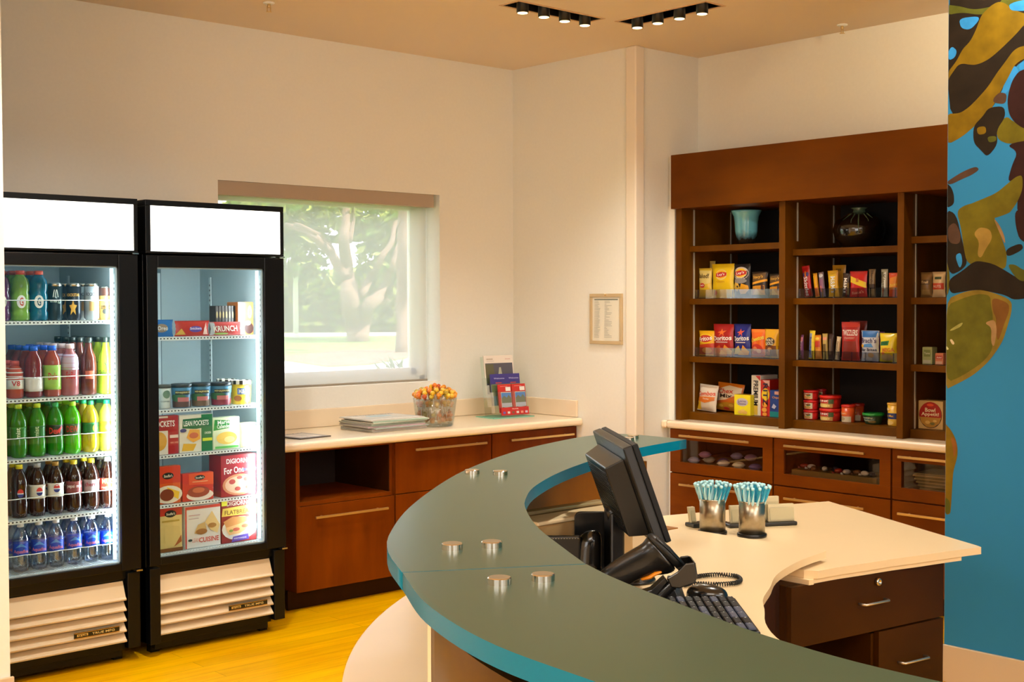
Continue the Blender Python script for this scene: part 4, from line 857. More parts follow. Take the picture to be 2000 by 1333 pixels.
# bay 1, middle row
sbag('yellow and red corn chip bag, leftmost on the middle snack shelf', 1366, 1397, 648, Z2, (228, 168, 20), [('p', [(.0, .04), (.0, .42), (1, .5), (1, .04)], (190, 60, 30)), ('e', .5, .68, .46, .2, (240, 200, 40)), ('e', .5, .68, .42, .15, (190, 60, 36)), ('t', 'Fritos', .5, .68, .84, .18, (244, 236, 220), .12), ('e', .6, .2, .3, .12, (226, 150, 60))])
DOR = lambda star, c2_: [('p', [(.5, .86), (.55, .78), (.74, .8), (.58, .72), (.62, .62), (.5, .7), (.36, .62), (.42, .72), (.26, .74), (.45, .78)], star), ('t', 'Doritos', .5, .56, .92, .15, (240, 236, 230), .04), ('r', .2, .42, .8, .45, (206, 190, 180)), ('p', [(.02, .06), (.12, .24), (.4, .34), (.55, .08)], c2_), ('p', [(.45, .06), (.66, .36), (.96, .16), (.9, .05)], (230, 150, 50)), ('p', [(.3, .05), (.5, .2), (.7, .05)], (240, 170, 60))]
sbag('large red tortilla chip bag on the middle snack shelf', 1394, 1434, 635, Z2, (168, 26, 24), DOR((226, 110, 40), (206, 84, 30)))
sbag('large royal blue tortilla chip bag on the middle snack shelf', 1434.5, 1467, 635, Z2, (24, 32, 120), DOR((214, 84, 60), (226, 180, 90)))
sbag('orange cheese snack bag on the middle snack shelf', 1468, 1496, 645, Z2, (226, 100, 14), [('r', 0, .88, 1, 1, (226, 120, 30)), ('t', 'Cheetos', .5, .66, .92, .16, (216, 206, 50), .16), ('e', .5, .28, .4, .2, (196, 50, 30)), ('e', .4, .3, .16, .08, (230, 130, 70)), ('e', .66, .22, .16, .08, (236, 150, 90)), ('r', .05, .05, .95, .12, (206, 110, 90))])
sbag('yellow topped pretzel bag with brown bottom, beside the divider', 1494, 1522, 645, Z2, (226, 166, 22), [('r', 0, .04, 1, .42, (120, 64, 24)), ('e', .5, .56, .34, .15, (50, 36, 24)), ('t', 'ROLD', .5, .62, .5, .09, (240, 230, 200)), ('t', 'GOLD', .5, .5, .54, .11, (240, 230, 200)), ('e', .5, .28, .16, .08, (206, 150, 90)), ('e', .4, .15, .2, .07, (176, 110, 60))])
# bay 1, bottom row
sbag('white and orange pretzel snack pouch leaning at the bottom left', 1360, 1399, 754, Z3, (216, 200, 178), [('p', [(.0, .02), (.0, .5), (.25, .44), (.28, .04)], (220, 176, 30)), ('t', 'Combos', .5, .66, .92, .17, (200, 60, 24), .08), ('p', [(.1, .36), (.1, .52), (.95, .56), (.95, .42), (.5, .3)], (206, 110, 36)), ('t', 'Cheddar', .56, .46, .34, .05, (240, 220, 200)), ('r', .12, .9, .95, .93, (196, 170, 140))], x=5.93, lean=.10, roll=.06, t=.06)
sbag('orange and white cereal mix pouch leaning on the bottom shelf', 1397, 1449, 752, Z3, (220, 120, 24), [('p', [(.04, .3), (.04, .72), (.5, .92), (.96, .86), (.97, .6), (.6, .42)], (230, 210, 178)), ('t', 'Chex', .42, .7, .62, .17, (206, 60, 20), .08), ('t', 'Mix', .48, .53, .5, .14, (60, 36, 20), .04), ('p', [(.02, .26), (.5, .4), (.98, .66), (.98, .58), (.5, .32), (.02, .2)], (214, 110, 40)), ('p', [(.04, .03), (.06, .2), (.5, .3), (.96, .3), (.9, .03)], (196, 140, 36)), ('e', .5, .08, .12, .05, (200, 60, 50)), ('e', .3, .16, .09, .05, (226, 180, 70)), ('e', .7, .2, .09, .05, (226, 180, 70))], x=6.015, lean=.12, roll=.06, t=.07)
sbox('bright yellow cookie box with lavender lettering on the bottom shelf', 1434.5, 1466, 772, Z3, (232, 214, 26), [('e', .5, .64, .36, .2, (190, 180, 186)), ('t', 'Lorna', .5, .7, .5, .12, (120, 110, 140)), ('t', 'Doone', .5, .57, .5, .12, (120, 110, 140)), ('e', .4, .16, .16, .08, (220, 180, 90)), ('e', .68, .15, .16, .08, (214, 170, 80)), ('e', .56, .24, .12, .06, (226, 190, 100))], side=(150, 110, 20), x=5.895, d=.07)
sbox('tall white cracker box with black vertical lettering', 1468, 1486, 734, Z3, (228, 220, 200), [('p', [(.45, .99), (.98, .99), (.98, .86)], (206, 60, 60)), ('t', 'PREMIUM', .5, .56, .95*1.62, .045*5, (36, 30, 28), -PI/2), ('r', .1, .02, .7, .26, (206, 170, 60)), ('r', .72, .02, .95, .3, (220, 210, 190))], d=.16, side=(196, 170, 180))
sbox('red cracker box with yellow vertical lettering beside the white one', 1486, 1504, 743, Z3, (190, 36, 24), [('p', [(.2, .99), (.98, .99), (.98, .82)], (226, 180, 170)), ('e', .55, .6, .42, .17, (226, 190, 30)), ('t', 'RITZ', .55, .6, 1.2, .12, (40, 36, 60), -PI/2), ('e', .5, .32, .3, .07, (226, 150, 50)), ('e', .45, .18, .28, .06, (230, 160, 60)), ('e', .5, .06, .25, .05, (226, 150, 50))], d=.16)
sbox('blue and teal cookie box beside the left shelf divider', 1504.5, 1523, 763, Z3, (30, 60, 130), [('r', 0, 0, 1, .2, (20, 130, 130)), ('t', 'Chips', .6, .72, .7, .1, (220, 150, 90)), ('r', .5, .84, .95, .96, (206, 150, 130)), ('p', [(.2, .35), (.4, .5), (.7, .4), (.5, .3)], (180, 180, 200))], d=.14)
# bay 2, upper row
def candy(label, px0, px1, pyt, z, color, spec, roll=0, x=5.945, name='candy_pack', t=.022, dy=0):
    return sbag(label, px0, px1, pyt, z, color, spec, x=x, t=t, roll=roll, name=name, cat='candy', dy=dy)
candy('red candy pouch with white slanted lettering, leftmost candy of upper row', 1571, 1586, 522, Z1, (186, 20, 22), [('r', 0, .93, 1, .99, (200, 40, 40)), ('e', .25, .72, .16, .07, (70, 60, 130)), ('e', .5, .74, .14, .09, (226, 120, 30)), ('e', .75, .72, .16, .07, (70, 60, 130)), ('t', 'Skittles', .5, .34, 1.9, .14, (244, 240, 236), -PI/2)], roll=-.13, dy=-.004)
candy('thin yellow candy pack leaning beside the red pouch', 1593, 1601, 536, Z1, (226, 156, 20), [('r', 0, .0, 1, .4, (214, 110, 40)), ('r', 0, .4, .3, .9, (230, 190, 40))], roll=-.14)
candy('silver and purple candy wrapper leaning in the upper row', 1603, 1613, 534, Z1, (130, 110, 120), [('e', .5, .86, .4, .08, (210, 206, 206)), ('r', .1, .2, .9, .7, (140, 90, 120)), ('r', .3, .2, .6, .45, (206, 120, 110))], roll=-.12)
candy('yellow peanut candy pouch in the middle of the upper row', 1619, 1639, 531, Z1, (222, 162, 14), [('p', [(0, .6), (.7, .3), (.9, 1), (0, 1)], (226, 180, 24)), ('t', "M&M's", .52, .46, 1.9, .24, (80, 44, 24), -PI/2), ('t', "M&M's", .56, .46, 1.8, .2, (236, 226, 206), -PI/2)], roll=-.06)
candy('mustard candy pouch standing behind the yellow peanut pouch', 1626, 1652, 520, Z1, (196, 140, 20), [('t', 'mms', .5, .85, .4, .07, (60, 40, 20))], x=6.02)
candy('dark brown chocolate candy pouch in the upper row', 1645, 1659, 536, Z1, (60, 36, 20), [('t', "M&M's", .5, .48, 2.1, .4, (230, 220, 206), -PI/2), ('r', .75, .1, .98, .6, (120, 96, 40))], roll=.04)
candy('red peanut butter cup pack with diagonal yellow band', 1660, 1694, 532, Z1, (196, 24, 14), [('p', [(.02, .58), (.02, .82), (.98, .56), (.98, .34)], (232, 190, 24)), ('r', .4, .58, .56, .72, (200, 110, 40)), ('t', "Reese's", .5, .18, .7, .12, (236, 150, 110), .1)])
candy('narrow tan and brown chocolate bar standing upright', 1697, 1710, 528, Z1, (130, 104, 66), [('t', 'Hershey', .5, .64, 2.6, .5, (80, 56, 36), -PI/2), ('r', 0, .3, 1, .46, (60, 36, 20)), ('r', .1, .05, .9, .28, (150, 120, 70))])
candy('narrow silver foil chocolate bar standing upright', 1721, 1734, 528, Z1, (180, 176, 150), [('r', .1, .5, .4, .9, (110, 100, 70)), ('r', .6, .3, .8, .9, (236, 236, 226)), ('t', 'Kisses', .5, .5, 2.0, .3, (120, 110, 90), -PI/2)])
candy('orange candy pack beside the right shelf divider', 1736, 1753, 535, Z1, (214, 76, 20), [('p', [(.0, .3), (.2, .78), (1, .86), (1, .3)], (220, 130, 30)), ('t', 'Pieces', .6, .5, .8, .14, (236, 190, 60), .1)])
# bay 2, middle row
candy('thin pink and purple candy bar, leftmost in the lower candy row', 1562, 1570, 656, Z2, (130, 70, 120), [('r', .1, .72, .9, .9, (220, 130, 150)), ('t', 'Spree', .5, .45, 3, .5, (226, 200, 220), -PI/2)])
candy('dark candy bar with white tip behind the pink one', 1571, 1578, 655, Z2, (50, 36, 44), [('r', .2, .6, .7, .9, (220, 214, 210))], x=6.0)
candy('yellow and blue candy bar with vertical lettering', 1580, 1591, 648, Z2, (224, 200, 50), [('r', .02, .04, .6, .9, (150, 160, 190)), ('t', 'Butterfinger', .36, .46, 3.6, .4, (50, 70, 150), -PI/2), ('p', [(.6, .6), (1, .6), (1, 1), (.6, 1)], (236, 206, 30))], roll=.04)
candy('orange and gold candy bar in the lower candy row', 1593, 1606, 657, Z2, (214, 130, 30), [('e', .5, .85, .3, .06, (240, 200, 70)), ('r', .1, .5, .9, .75, (190, 60, 40)), ('r', .2, .1, .8, .4, (226, 150, 60))], roll=-.05)
candy('gold and cream candy bar with brown marks', 1608, 1618, 654, Z2, (190, 160, 84), [('r', .1, .75, .9, .86, (226, 150, 120)), ('r', .2, .3, .8, .6, (110, 84, 40))], roll=-.03)
candy('dark brown candy bar beside the cream bar', 1619, 1629, 654, Z2, (60, 34, 24), [('r', .3, .2, .6, .8, (110, 90, 70))])
candy('cream candy bar with brown lettering leaning right', 1632, 1640, 660, Z2, (214, 190, 150), [('t', 'Almond Joy', .5, .5, 4, .5, (90, 50, 30), -PI/2)], roll=.10, dy=.002)
sbag('tall red licorice pouch in the middle of the lower candy row', 1644, 1680, 631, Z2, (176, 30, 16), [('r', 0, .86, 1, .99, (206, 50, 24)), ('t', 'TWIZZLERS', .5, .72, .86, .15, (236, 220, 206)), ('t', 'STRAWBERRY', .5, .58, .6, .06, (220, 150, 130)), ('p', [(.1, .04), (.14, .5), (.86, .5), (.86, .04)], (130, 36, 22))], t=.03, name='candy_pack', cat='candy')
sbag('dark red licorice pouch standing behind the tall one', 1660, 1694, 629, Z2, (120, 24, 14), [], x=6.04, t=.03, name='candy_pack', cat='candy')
sbag('blue topped clear bag of wrapped candies with white label', 1683, 1718, 648, Z2, (190, 190, 196), [('r', .0, .78, 1, .99, (30, 100, 170)), ('t', "Brach's", .5, .68, .86, .16, (60, 50, 90)), ('p', [(.2, .46), (.3, .56), (.7, .58), (.8, .46)], (70, 130, 190)), ('t', 'Star Brites', .5, .38, .9, .1, (40, 40, 60)), ('e', .3, .16, .16, .08, (220, 210, 200)), ('e', .65, .2, .16, .08, (214, 170, 110)), ('e', .5, .08, .2, .05, (230, 226, 220)), ('e', .16, .5, .1, .05, (226, 170, 40))], t=.05, name='candy_pack', cat='candy')
sbag('purple candy bag peeking out behind the yellow one', 1706, 1728, 650, Z2, (120, 50, 140), [], x=6.03, t=.03, name='candy_pack', cat='candy')
sbag('yellow sour candy bag with green badge beside the right divider', 1719, 1753, 653, Z2, (226, 196, 20), [('p', [(.1, .56), (.14, .7), (.66, .74), (.62, .58)], (30, 120, 50)), ('t', 'SOUR', .38, .65, .4, .1, (20, 60, 30), .06), ('t', 'MEGA', .6, .42, .7, .14, (206, 110, 40)), ('e', .5, .16, .36, .12, (214, 176, 110)), ('e', .3, .3, .12, .05, (220, 120, 60))], t=.05, name='candy_pack', cat='candy')
# bay 2, bottom row: cups
def cup(label, px0, px1, pyt, z, body, lid, dec, x=5.97, lidh=.22, nm='soup_cup', taper=.86, zz=None):
    y, w, h = sit(px0, px1, pyt, x, z); r = w/2
    t = thing(nm, label, 'food cup', (x, y, z+.0007), -PI/2-.2, 'microwave food cups on the bottom shelf')
    rb = r*taper
    MB().lathe([(rb*.96, 0), (rb, .003), (r*.95, h*(1-lidh))], mat(body, .35), 24).build('cup_body', t)
    MB().lathe([(r*.98, h*(1-lidh)), (r, h*(1-lidh)+.002), (r, h-.003), (r*.95, h), (r*.9, h-.002), (0, h-.002)], mat(lid, .3), 24).build('lid', t)
    decals(dec, cyl_surface(lambda v: rb+(r*.95-rb)*min(1, v/(1-lidh))+.0006, h, 1.2), t, eps=.0003)
RD2 = [('r', .12, .1, .9, .7, (206, 196, 170)), ('e', .3, .3, .16, .16, (220, 120, 60)), ('e', .66, .5, .14, .12, (60, 110, 60)), ('t', 'Chef', .5, .58, .5, .16, (190, 40, 30)), ('e', .6, .25, .2, .12, (190, 150, 80))]
y_, w_, H_ = sit(1568, 1597, 762, 5.97, Z3); hh = H_/3
for k in range(3): cup(['bottom red pasta cup of the left stack', 'middle red pasta cup of the left stack', 'topmost red pasta cup of the left stack'][k], 1568+k*-.3, 1597.6, 0, Z3, (196, 30, 26), (200, 32, 30), RD2) if False else None
def stackcup(label, px0, px1, x, z, h, body, lid, dec, lidh=.25):
    a, b = clampy(atx(px0, 600, x).y, atx(px1, 600, x).y); r = (a-b)/2; y = (a+b)/2; rb = r*.88
    t = thing('pasta_cup', label, 'food cup', (x, y, z+.0007), -PI/2-.2, 'microwave food cups on the bottom shelf')
    MB().lathe([(rb*.96, 0), (rb, .003), (r*.94, h*(1-lidh))], mat(body, .35), 24).build('cup_body', t)
    MB().lathe([(r*.98, h*(1-lidh)), (r, h*(1-lidh)+.002), (r, h-.004), (r*.95, h-.001), (r*.9, h-.002), (0, h-.002)], mat(lid, .3), 24).build('lid', t)
    decals(dec, cyl_surface(lambda v: rb+(r*.94-rb)*min(1, v/(1-lidh))+.0006, h, 1.2), t, eps=.0003)
for k, w__ in enumerate(('bottom', 'middle', 'topmost')):
    stackcup(f'{w__} red pasta cup in the front stack of three', 1568.5, 1598, 5.97, Z3+k*(hh+.0004), hh-.0006, (196, 30, 26), (204, 34, 34), RD2)
for k in range(3):
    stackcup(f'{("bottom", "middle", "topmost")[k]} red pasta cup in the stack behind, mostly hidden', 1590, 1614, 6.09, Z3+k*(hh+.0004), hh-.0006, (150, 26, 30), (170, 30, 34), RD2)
y_, w_, H2 = sit(1605, 1641, 772, 5.97, Z3); h2 = H2/2
CHK = [('r', .08, .05, .92, .38, (196, 150, 84)), ('t', 'CHUNKY', .45, .56, .8, .16, (240, 230, 220)), ('e', .5, .2, .3, .12, (226, 200, 120)), ('r', .74, .35, .95, .7, (70, 90, 50))]
for k, w__ in enumerate(('lower', 'upper')):
    stackcup(f'{w__} red soup bowl in the stack of two', 1605, 1641.5, 5.97, Z3+k*(h2+.0004), h2-.0006, (176, 34, 24), (206, 36, 26), CHK)
SPH = [('r', 0, .02, 1, .34, (206, 190, 160)), ('e', .4, .2, .2, .1, (170, 150, 110)), ('e', .42, .5, .34, .13, (226, 110, 40)), ('t', "Campbell's", .42, .5, .5, .09, (240, 220, 190))]
cup('orange soup-on-the-go cup with red lid, beside the stacked bowls', 1646, 1670, 791, Z3, (206, 80, 30), (196, 40, 24), SPH, lidh=.14, taper=.9)
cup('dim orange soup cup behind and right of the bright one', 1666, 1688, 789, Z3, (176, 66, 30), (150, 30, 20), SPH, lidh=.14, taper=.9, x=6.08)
cup('low dark bowl with bright green lid', 1688.5, 1725.5, 807, Z3, (40, 60, 34), (24, 130, 44), [('t', 'Healthy', .5, .56, .6, .16, (190, 200, 170)), ('t', 'Choice', .5, .36, .5, .16, (190, 200, 170)), ('e', .75, .25, .2, .12, (130, 110, 60))], lidh=.24, taper=.72, nm='soup_bowl')
cup('yellow and blue macaroni cup beside the right divider', 1736, 1764, 787, Z3, (226, 176, 50), (226, 170, 60), [('r', 0, .3, 1, .55, (30, 50, 110)), ('t', 'Easy Mac', .4, .42, .6, .12, (230, 180, 60)), ('e', .4, .14, .3, .1, (230, 190, 110)), ('e', .3, .72, .2, .06, (240, 210, 140))], lidh=.1, nm='noodle_cup')
# bay 3
sbag('brown snack pouch, left in the right hand bay of shelves', 1798, 1821, 533, Z1, (130, 96, 54), [('r', .1, .5, .9, .7, (96, 70, 40)), ('t', 'Trail', .5, .6, .6, .1, (220, 190, 140)), ('r', .1, .1, .9, .3, (150, 120, 70))])
sbag('cream and red snack pouch cut off by the mural wall', 1821, 1847, 532, Z1, (216, 186, 140), [('r', .1, .3, .95, .55, (206, 70, 40)), ('r', .3, .7, .8, .8, (70, 80, 50)), ('t', 'NUTS', .5, .42, .6, .1, (240, 200, 180))])
sbox('small pale green medicine box in the right hand bay', 1802, 1821, 679, Z2, (170, 176, 120), [('r', .15, .45, .85, .85, (130, 140, 80)), ('t', 'Tums', .5, .65, .6, .12, (220, 220, 190)), ('r', .1, .05, .9, .25, (200, 196, 170))], d=.05, name='medicine_box')
sbox('small pink and orange medicine box beside the green one', 1827, 1843, 691, Z2, (214, 130, 90), [('r', .1, .5, .9, .8, (190, 60, 50)), ('t', 'Advil', .5, .64, .6, .16, (240, 220, 200)), ('r', .1, .05, .9, .3, (226, 180, 150))], d=.05, name='medicine_box')
sbox('square tan pasta bowl box with round red label', 1787.5, 1843, 784, Z3, (214, 176, 110), [('e', .5, .5, .47, .47, (60, 26, 14)), ('e', .5, .52, .45, .45, (172, 24, 16)), ('p', [(.06, .42), (.94, .42), (.86, .22), (.66, .08), (.5, .05), (.34, .08), (.14, .22)], (190, 136, 50)), ('t', 'Bowl', .5, .68, .42, .15, (240, 222, 180)), ('t', 'Appetit!', .5, .52, .72, .16, (240, 222, 180)), ('e', .5, .86, .14, .05, (226, 80, 40)), ('e', .4, .24, .1, .06, (220, 176, 90)), ('e', .6, .2, .1, .05, (120, 110, 50)), ('e', .7, .3, .08, .04, (226, 190, 100))], d=.09, name='pasta_bowl_box')
# vases
y_, w_, h_ = sit(1433, 1482, 412, 6.02, 1.877); r = w_/2
t = thing('ceramic_vase', 'light blue flared ceramic vase on the top shelf', 'vase', (6.02, y_, 1.8775))
m_ = MB(); n = 36
pf = [(.0, 0), (r*.42, 0), (r*.52, .01), (r*.64, h_*.2), (r*.72, h_*.4), (r*.75, h_*.65), (r*.80, h_*.82), (r*.93, h_*.94), (r*1.0, h_), (r*.95, h_*.995), (r*.7, h_*.75), (r*.6, h_*.3), (0, h_*.2)]
def vase_mat():
    M = bpy.data.materials.new('blue_glaze'); M.use_nodes = True; N = M.node_tree; b = N.nodes['Principled BSDF']; k = N.links.new
    tc = N.nodes.new('ShaderNodeTexCoord'); sx = N.nodes.new('ShaderNodeSeparateXYZ'); nz = N.nodes.new('ShaderNodeTexNoise'); nz.inputs['Scale'].default_value = 28
    ad = N.nodes.new('ShaderNodeMath'); ad.operation = 'MULTIPLY_ADD'; ad.inputs[1].default_value = -.06; cr = N.nodes.new('ShaderNodeValToRGB')
    k(tc.outputs['Object'], sx.inputs[0]); k(tc.outputs['Object'], nz.inputs['Vector']); k(nz.outputs['Fac'], ad.inputs[0]); k(sx.outputs['Z'], ad.inputs[2]); k(ad.outputs[0], cr.inputs[0])
    e = cr.color_ramp.elements; e[0].position = -.0; e[0].color = (*lin((40, 34, 26)), 1); e[1].position = .05; e[1].color = (*lin((120, 204, 222)), 1)
    k(cr.outputs[0], b.inputs['Base Color']); b.inputs['Roughness'].default_value = .12; b.inputs['Coat Weight'].default_value = .7; return M
m_.lathe(pf, vase_mat(), 40).build('vase_body', t)
y_, w_, h_ = sit(1634, 1722, 414, 6.08, 1.835); r = w_/2
t = thing('ceramic_vase', 'dark round glazed vase in shade on the top shelf', 'vase', (6.08, y_, 1.8355))
dk = mat((22, 16, 12), .15, coat=.8); nk = .0
MB().lathe([(0, 0), (r*.5, 0), (r*.62, .006), (r*.9, h_*.25), (r, h_*.5), (r*.9, h_*.75), (r*.45, h_*.93), (r*.26, h_*.98)], dk, 40).build('vase_body', t)
MB().lathe([(r*.26, h_*.98), (r*.22, h_*1.05), (r*.34, h_*1.1), (r*.3, h_*1.095), (r*.18, h_*1.03)], mat((90, 110, 84), .2, coat=.6), 28).build('vase_neck', t)
gd = MB(); gm = mat((96, 116, 84), .2, coat=.6)
for k, (a, l) in enumerate([(-2.6, .6), (-2.9, .3), (-2.2, .25), (-3.3, .2), (-1.9, .15)]):
    pts = []
    for q in range(12):
        u = q/11*l; z = h_*(.93-u*.9); P2 = [(r*.26, .98), (r*.45, .93), (r*.9, .75), (r, .5), (r*.9, .25), (r*.62, .01)]; rr = r
        for (ra, va), (rb_, vb) in zip(P2, P2[1:]):
            if vb <= z/h_ <= va: rr = ra+(rb_-ra)*(va-z/h_)/(va-vb)
        pts.append(((rr+.0005)*math.cos(a), (rr+.0005)*math.sin(a), z))
    gd.tube(pts, [.005*(1-q/14) for q in range(12)], gm, 6)
gd.build('green_drips', t)

# ---- base cabinets under the shelving
XD = 5.75
DGL = thin_glass((.96, .93, .88), .1, 'drawer_glass')
def duo(y0, y1, hy0, hy1, wy0, wy1, label):
    o_ = (XD, y1, 0); t = thing('base_cabinet', label, 'cabinet', o_)
    c_ = MB(); c_.box(XD+.019, 6.32, y0, y0+.018, .10, .815, CHERRY); c_.box(XD+.019, 6.32, y1-.018, y1, .10, .815, CHERRY); c_.box(6.30, 6.32, y0, y1, .10, .815, DARKW)
    c_.box(XD+.019, 6.30, y0+.018, y1-.018, .54, .558, CHERRY); c_.box(XD+.019, 6.30, y0+.018, y1-.018, .10, .118, CHERRY); relmb(c_, o_).build('carcass', t)
    d = MB(); za, zb, wz0, wz1 = .560, .812, .622, .752; a, b = y0+.003, y1-.003
    d.box(XD, XD+.018, a, b, za, wz0, CHERRYH); d.box(XD, XD+.018, a, b, wz1, zb, CHERRYH); d.box(XD, XD+.018, a, wy0, wz0, wz1, CHERRYH); d.box(XD, XD+.018, wy1, b, wz0, wz1, CHERRYH)
    dr = relmb(d, o_).build('glass_front_drawer', t, .001)
    rbox('glass_pane', dr, o_, XD+.012, XD+.015, wy0-.004, wy1+.004, wz0-.004, wz1+.004, DGL)
    rbox('drawer_floor', dr, o_, XD+.0185, 6.2, y0+.02, y1-.02, .600, .612, mat((150, 112, 60), .6))
    bar_handle(dr, 1, hy0-o_[1], hy1-o_[1], 0, .778, .032)
    d2 = rbox('drawer', t, o_, XD, XD+.018, a, b, .10, .553, CHERRYH, .0012)
    bar_handle(d2, 1, hy0-o_[1], hy1-o_[1], 0, .495, .032)
duo(4.234, 4.968, 4.373, 4.871, 4.302, 4.890, 'cherry base cabinet with glass drawer of purple soaps, nearest the column')
duo(3.512, 4.230, 3.648, 4.140, 3.578, 4.162, 'cherry base cabinet with glass drawer of wrapped sweets, in the middle')
duo(2.80, 3.508, 2.95, 3.456, 2.87, 3.455, 'cherry base cabinet with glass drawer of files, beside the mural')
t = thing('toe_kick', 'dark wooden plinth under the snack shelf cabinets', 'cabinet base', (5.82, 2.8, 0)); rbox('board', t, (5.82, 2.8, 0), 5.82, 5.84, 2.8, 4.968, 0, .0985, DARKW)
t = thing('snack_counter', 'cream worktop with rounded nose below the snack shelves', 'countertop', (5.72, 2.75, .815))
rbox('worktop', t, (5.72, 2.75, .815), 5.718, 6.335, 2.75, 4.972, .8155, .86, CREAM, .016, 4)
rbox('end_strip', t, (5.72, 2.75, .815), 5.718, 5.79, 4.972, 5.012, .8155, .86, CREAM, .012, 4)
random.seed(21)
for k in range(9):
    y = 4.84-.055*k+random.uniform(-.008, .008); x = 5.825+.078*(k % 2)
    c_ = [(130, 120, 160), (206, 196, 176), (150, 110, 150), (100, 80, 130), (190, 176, 170)][k % 5]
    o = thing('toiletry_pack', f'{["grey purple", "cream", "mauve", "violet", "pale"][k % 5]} round toiletry pack in the glass drawer', 'toiletry', (x, y, .6), random.random(), 'round toiletry packs in the glass drawer')
    if k in (1, 3): o.location.z = .632
    MB().ball((0, 0, 0), .036, mat(c_, .35, coat=.4), 9, (1, .95, .55)).build('pouch', o); MB().lathe([(.037, -.002), (.038, 0), (.037, .002)], mat(c_, .5), 20).build('seam', o)
    o.location.z = .6125+.0 + (.038 if k in (2, 5, 7) else 0)+.02
    o.location.x = 5.81+.078*(k % 2)
    if k in (2, 5, 7): o.location.y += .028
for k in range(10):
    y = 4.12-.05*k; o = thing('wrapped_sweet', f'{["red", "silver", "brown", "white", "dark"][k % 5]} wrapped sweet lying in the middle glass drawer', 'candy', (5.82+random.uniform(0, .06), y, .6475), random.random()*3, 'wrapped sweets in the middle glass drawer')
    c_ = [(140, 40, 30), (190, 186, 190), (110, 70, 40), (210, 200, 190), (60, 50, 60)][k % 5]
    MB().ball((0, 0, .012), .019, mat(c_, .3), 6, (1.3, .8, .7)).build('sweet', o); MB().lathe([(.002, .02), (.011, .034)], mat(c_, .35), 8, axis=(1, 0, 0)).build('twist_end', o)
tray = thing('drawer_tray', 'tan tray lifting the sweets in the middle glass drawer', 'tray', (5.79, 3.62, .6125)); box_part('tray_base', tray, 0, .2, 0, .52, 0, .034, mat((120, 92, 40), .6))
for k in range(5):
    o = thing('paper_folder', 'tan folder fanned flat in the right glass drawers', 'folder', (5.80, 3.10+.002*k, .6128+.0175*k), .04*k-.08, 'tan folders in the right glass drawer')
    box_part('cover', o, 0, .22, 0, .30, 0, .006, mat((150, 124, 76), .6)); box_part('papers', o, .003, .217, .003, .297, .006, .016, mat((110, 90, 50), .6))
for k in range(4):
    o = thing('paper_folder', 'tan folder lying at the right end of the middle glass drawer', 'folder', (5.785, 3.536, .5945+.02*k), .0, 'tan folders in the middle glass drawer') if False else None

# ================================================================== RECEPTION DESK
def catmull(ps, n):
    """points evenly spaced along a smooth curve through ps"""
    P = [Vector((*p, 0)) for p in ps]; P = [P[0]*2-P[1]]+P+[P[-1]*2-P[-2]]; out = []
    for i in range(1, len(P)-2):
        for k in range(24):
            t = k/24; a, b, c, d = P[i-1:i+3]
            out.append(.5*((2*b)+(c-a)*t+(2*a-5*b+4*c-d)*t*t+(3*b-a-3*c+d)*t**3))
    out.append(P[-2]); L = [0]
    for a, b in zip(out, out[1:]): L.append(L[-1]+(b-a).length)
    res = []; j = 0
    for k in range(n+1):
        s = L[-1]*k/n
        while j < len(L)-2 and L[j+1] < s: j += 1
        f = (s-L[j])/max(1e-9, L[j+1]-L[j]); q = out[j].lerp(out[j+1], f); res.append((q.x, q.y))
    return res
def offset(ps, d):
    r = []
    for i, p in enumerate(ps):
        a = Vector(ps[max(0, i-1)]); b = Vector(ps[min(len(ps)-1, i+1)]); t = (b-a).normalized(); r.append((p[0]+t.y*d, p[1]-t.x*d))
    return r
OUT_N = [(1.24, .1), (1.165, .48), (1.14, .81), (1.167, 1.13), (1.195, 1.37), (1.275, 1.61), (1.392, 1.826)]
INN_N = [(1.62, .1), (1.535, .45), (1.487, .84), (1.505, 1.098), (1.581, 1.374), (1.635, 1.54), (1.684, 1.655)]
OUT_F = [(1.393, 1.829), (1.49, 2.0), (1.62, 2.166), (1.892, 2.437), (2.329, 2.79), (2.766, 3.055), (3.13, 3.2), (3.33, 3.25), (3.44, 3.235), (3.475, 3.18)]
INN_F = [(1.685, 1.659), (1.76, 1.79), (1.888, 2.002), (2.033, 2.195), (2.139, 2.31), (2.307, 2.455), (2.576, 2.624), (2.9, 2.775), (3.2, 2.875), (3.479, 2.93)]
def frost():
    M = bpy.data.materials.new('frosted_green_glass'); M.use_nodes = True; N = M.node_tree; b = N.nodes['Principled BSDF']
    b.inputs['Base Color'].default_value = (*lin((62, 90, 68)), 1); b.inputs['Roughness'].default_value = .32; b.inputs['Transmission Weight'].default_value = .12
    b.inputs['Coat Weight'].default_value = .15; b.inputs['Coat Roughness'].default_value = .25; b.inputs['Specular IOR Level'].default_value = .35; return M
FROST = frost(); TEAL = mat((0, 128, 160), .25, trans=.2, spec=.25)
ZG0, ZG1 = 1.038, 1.070
def chrome_cap(parent, org, x, y):
    m_ = MB(); m_.lathe([(.0205, ZG1), (.0205, ZG1+.0105), (.019, ZG1+.012), (0, ZG1+.012)], CHROME, 32, c=(x, y, 0), smooth=False)
    return relmb(m_, org).build('standoff_cap', parent)
def post(parent, org, x, y, z0):
    return relmb(MB().lathe([(.013, z0), (.013, ZG0)], CHROME, 16, c=(x, y, 0)), org).build('standoff_post', parent)
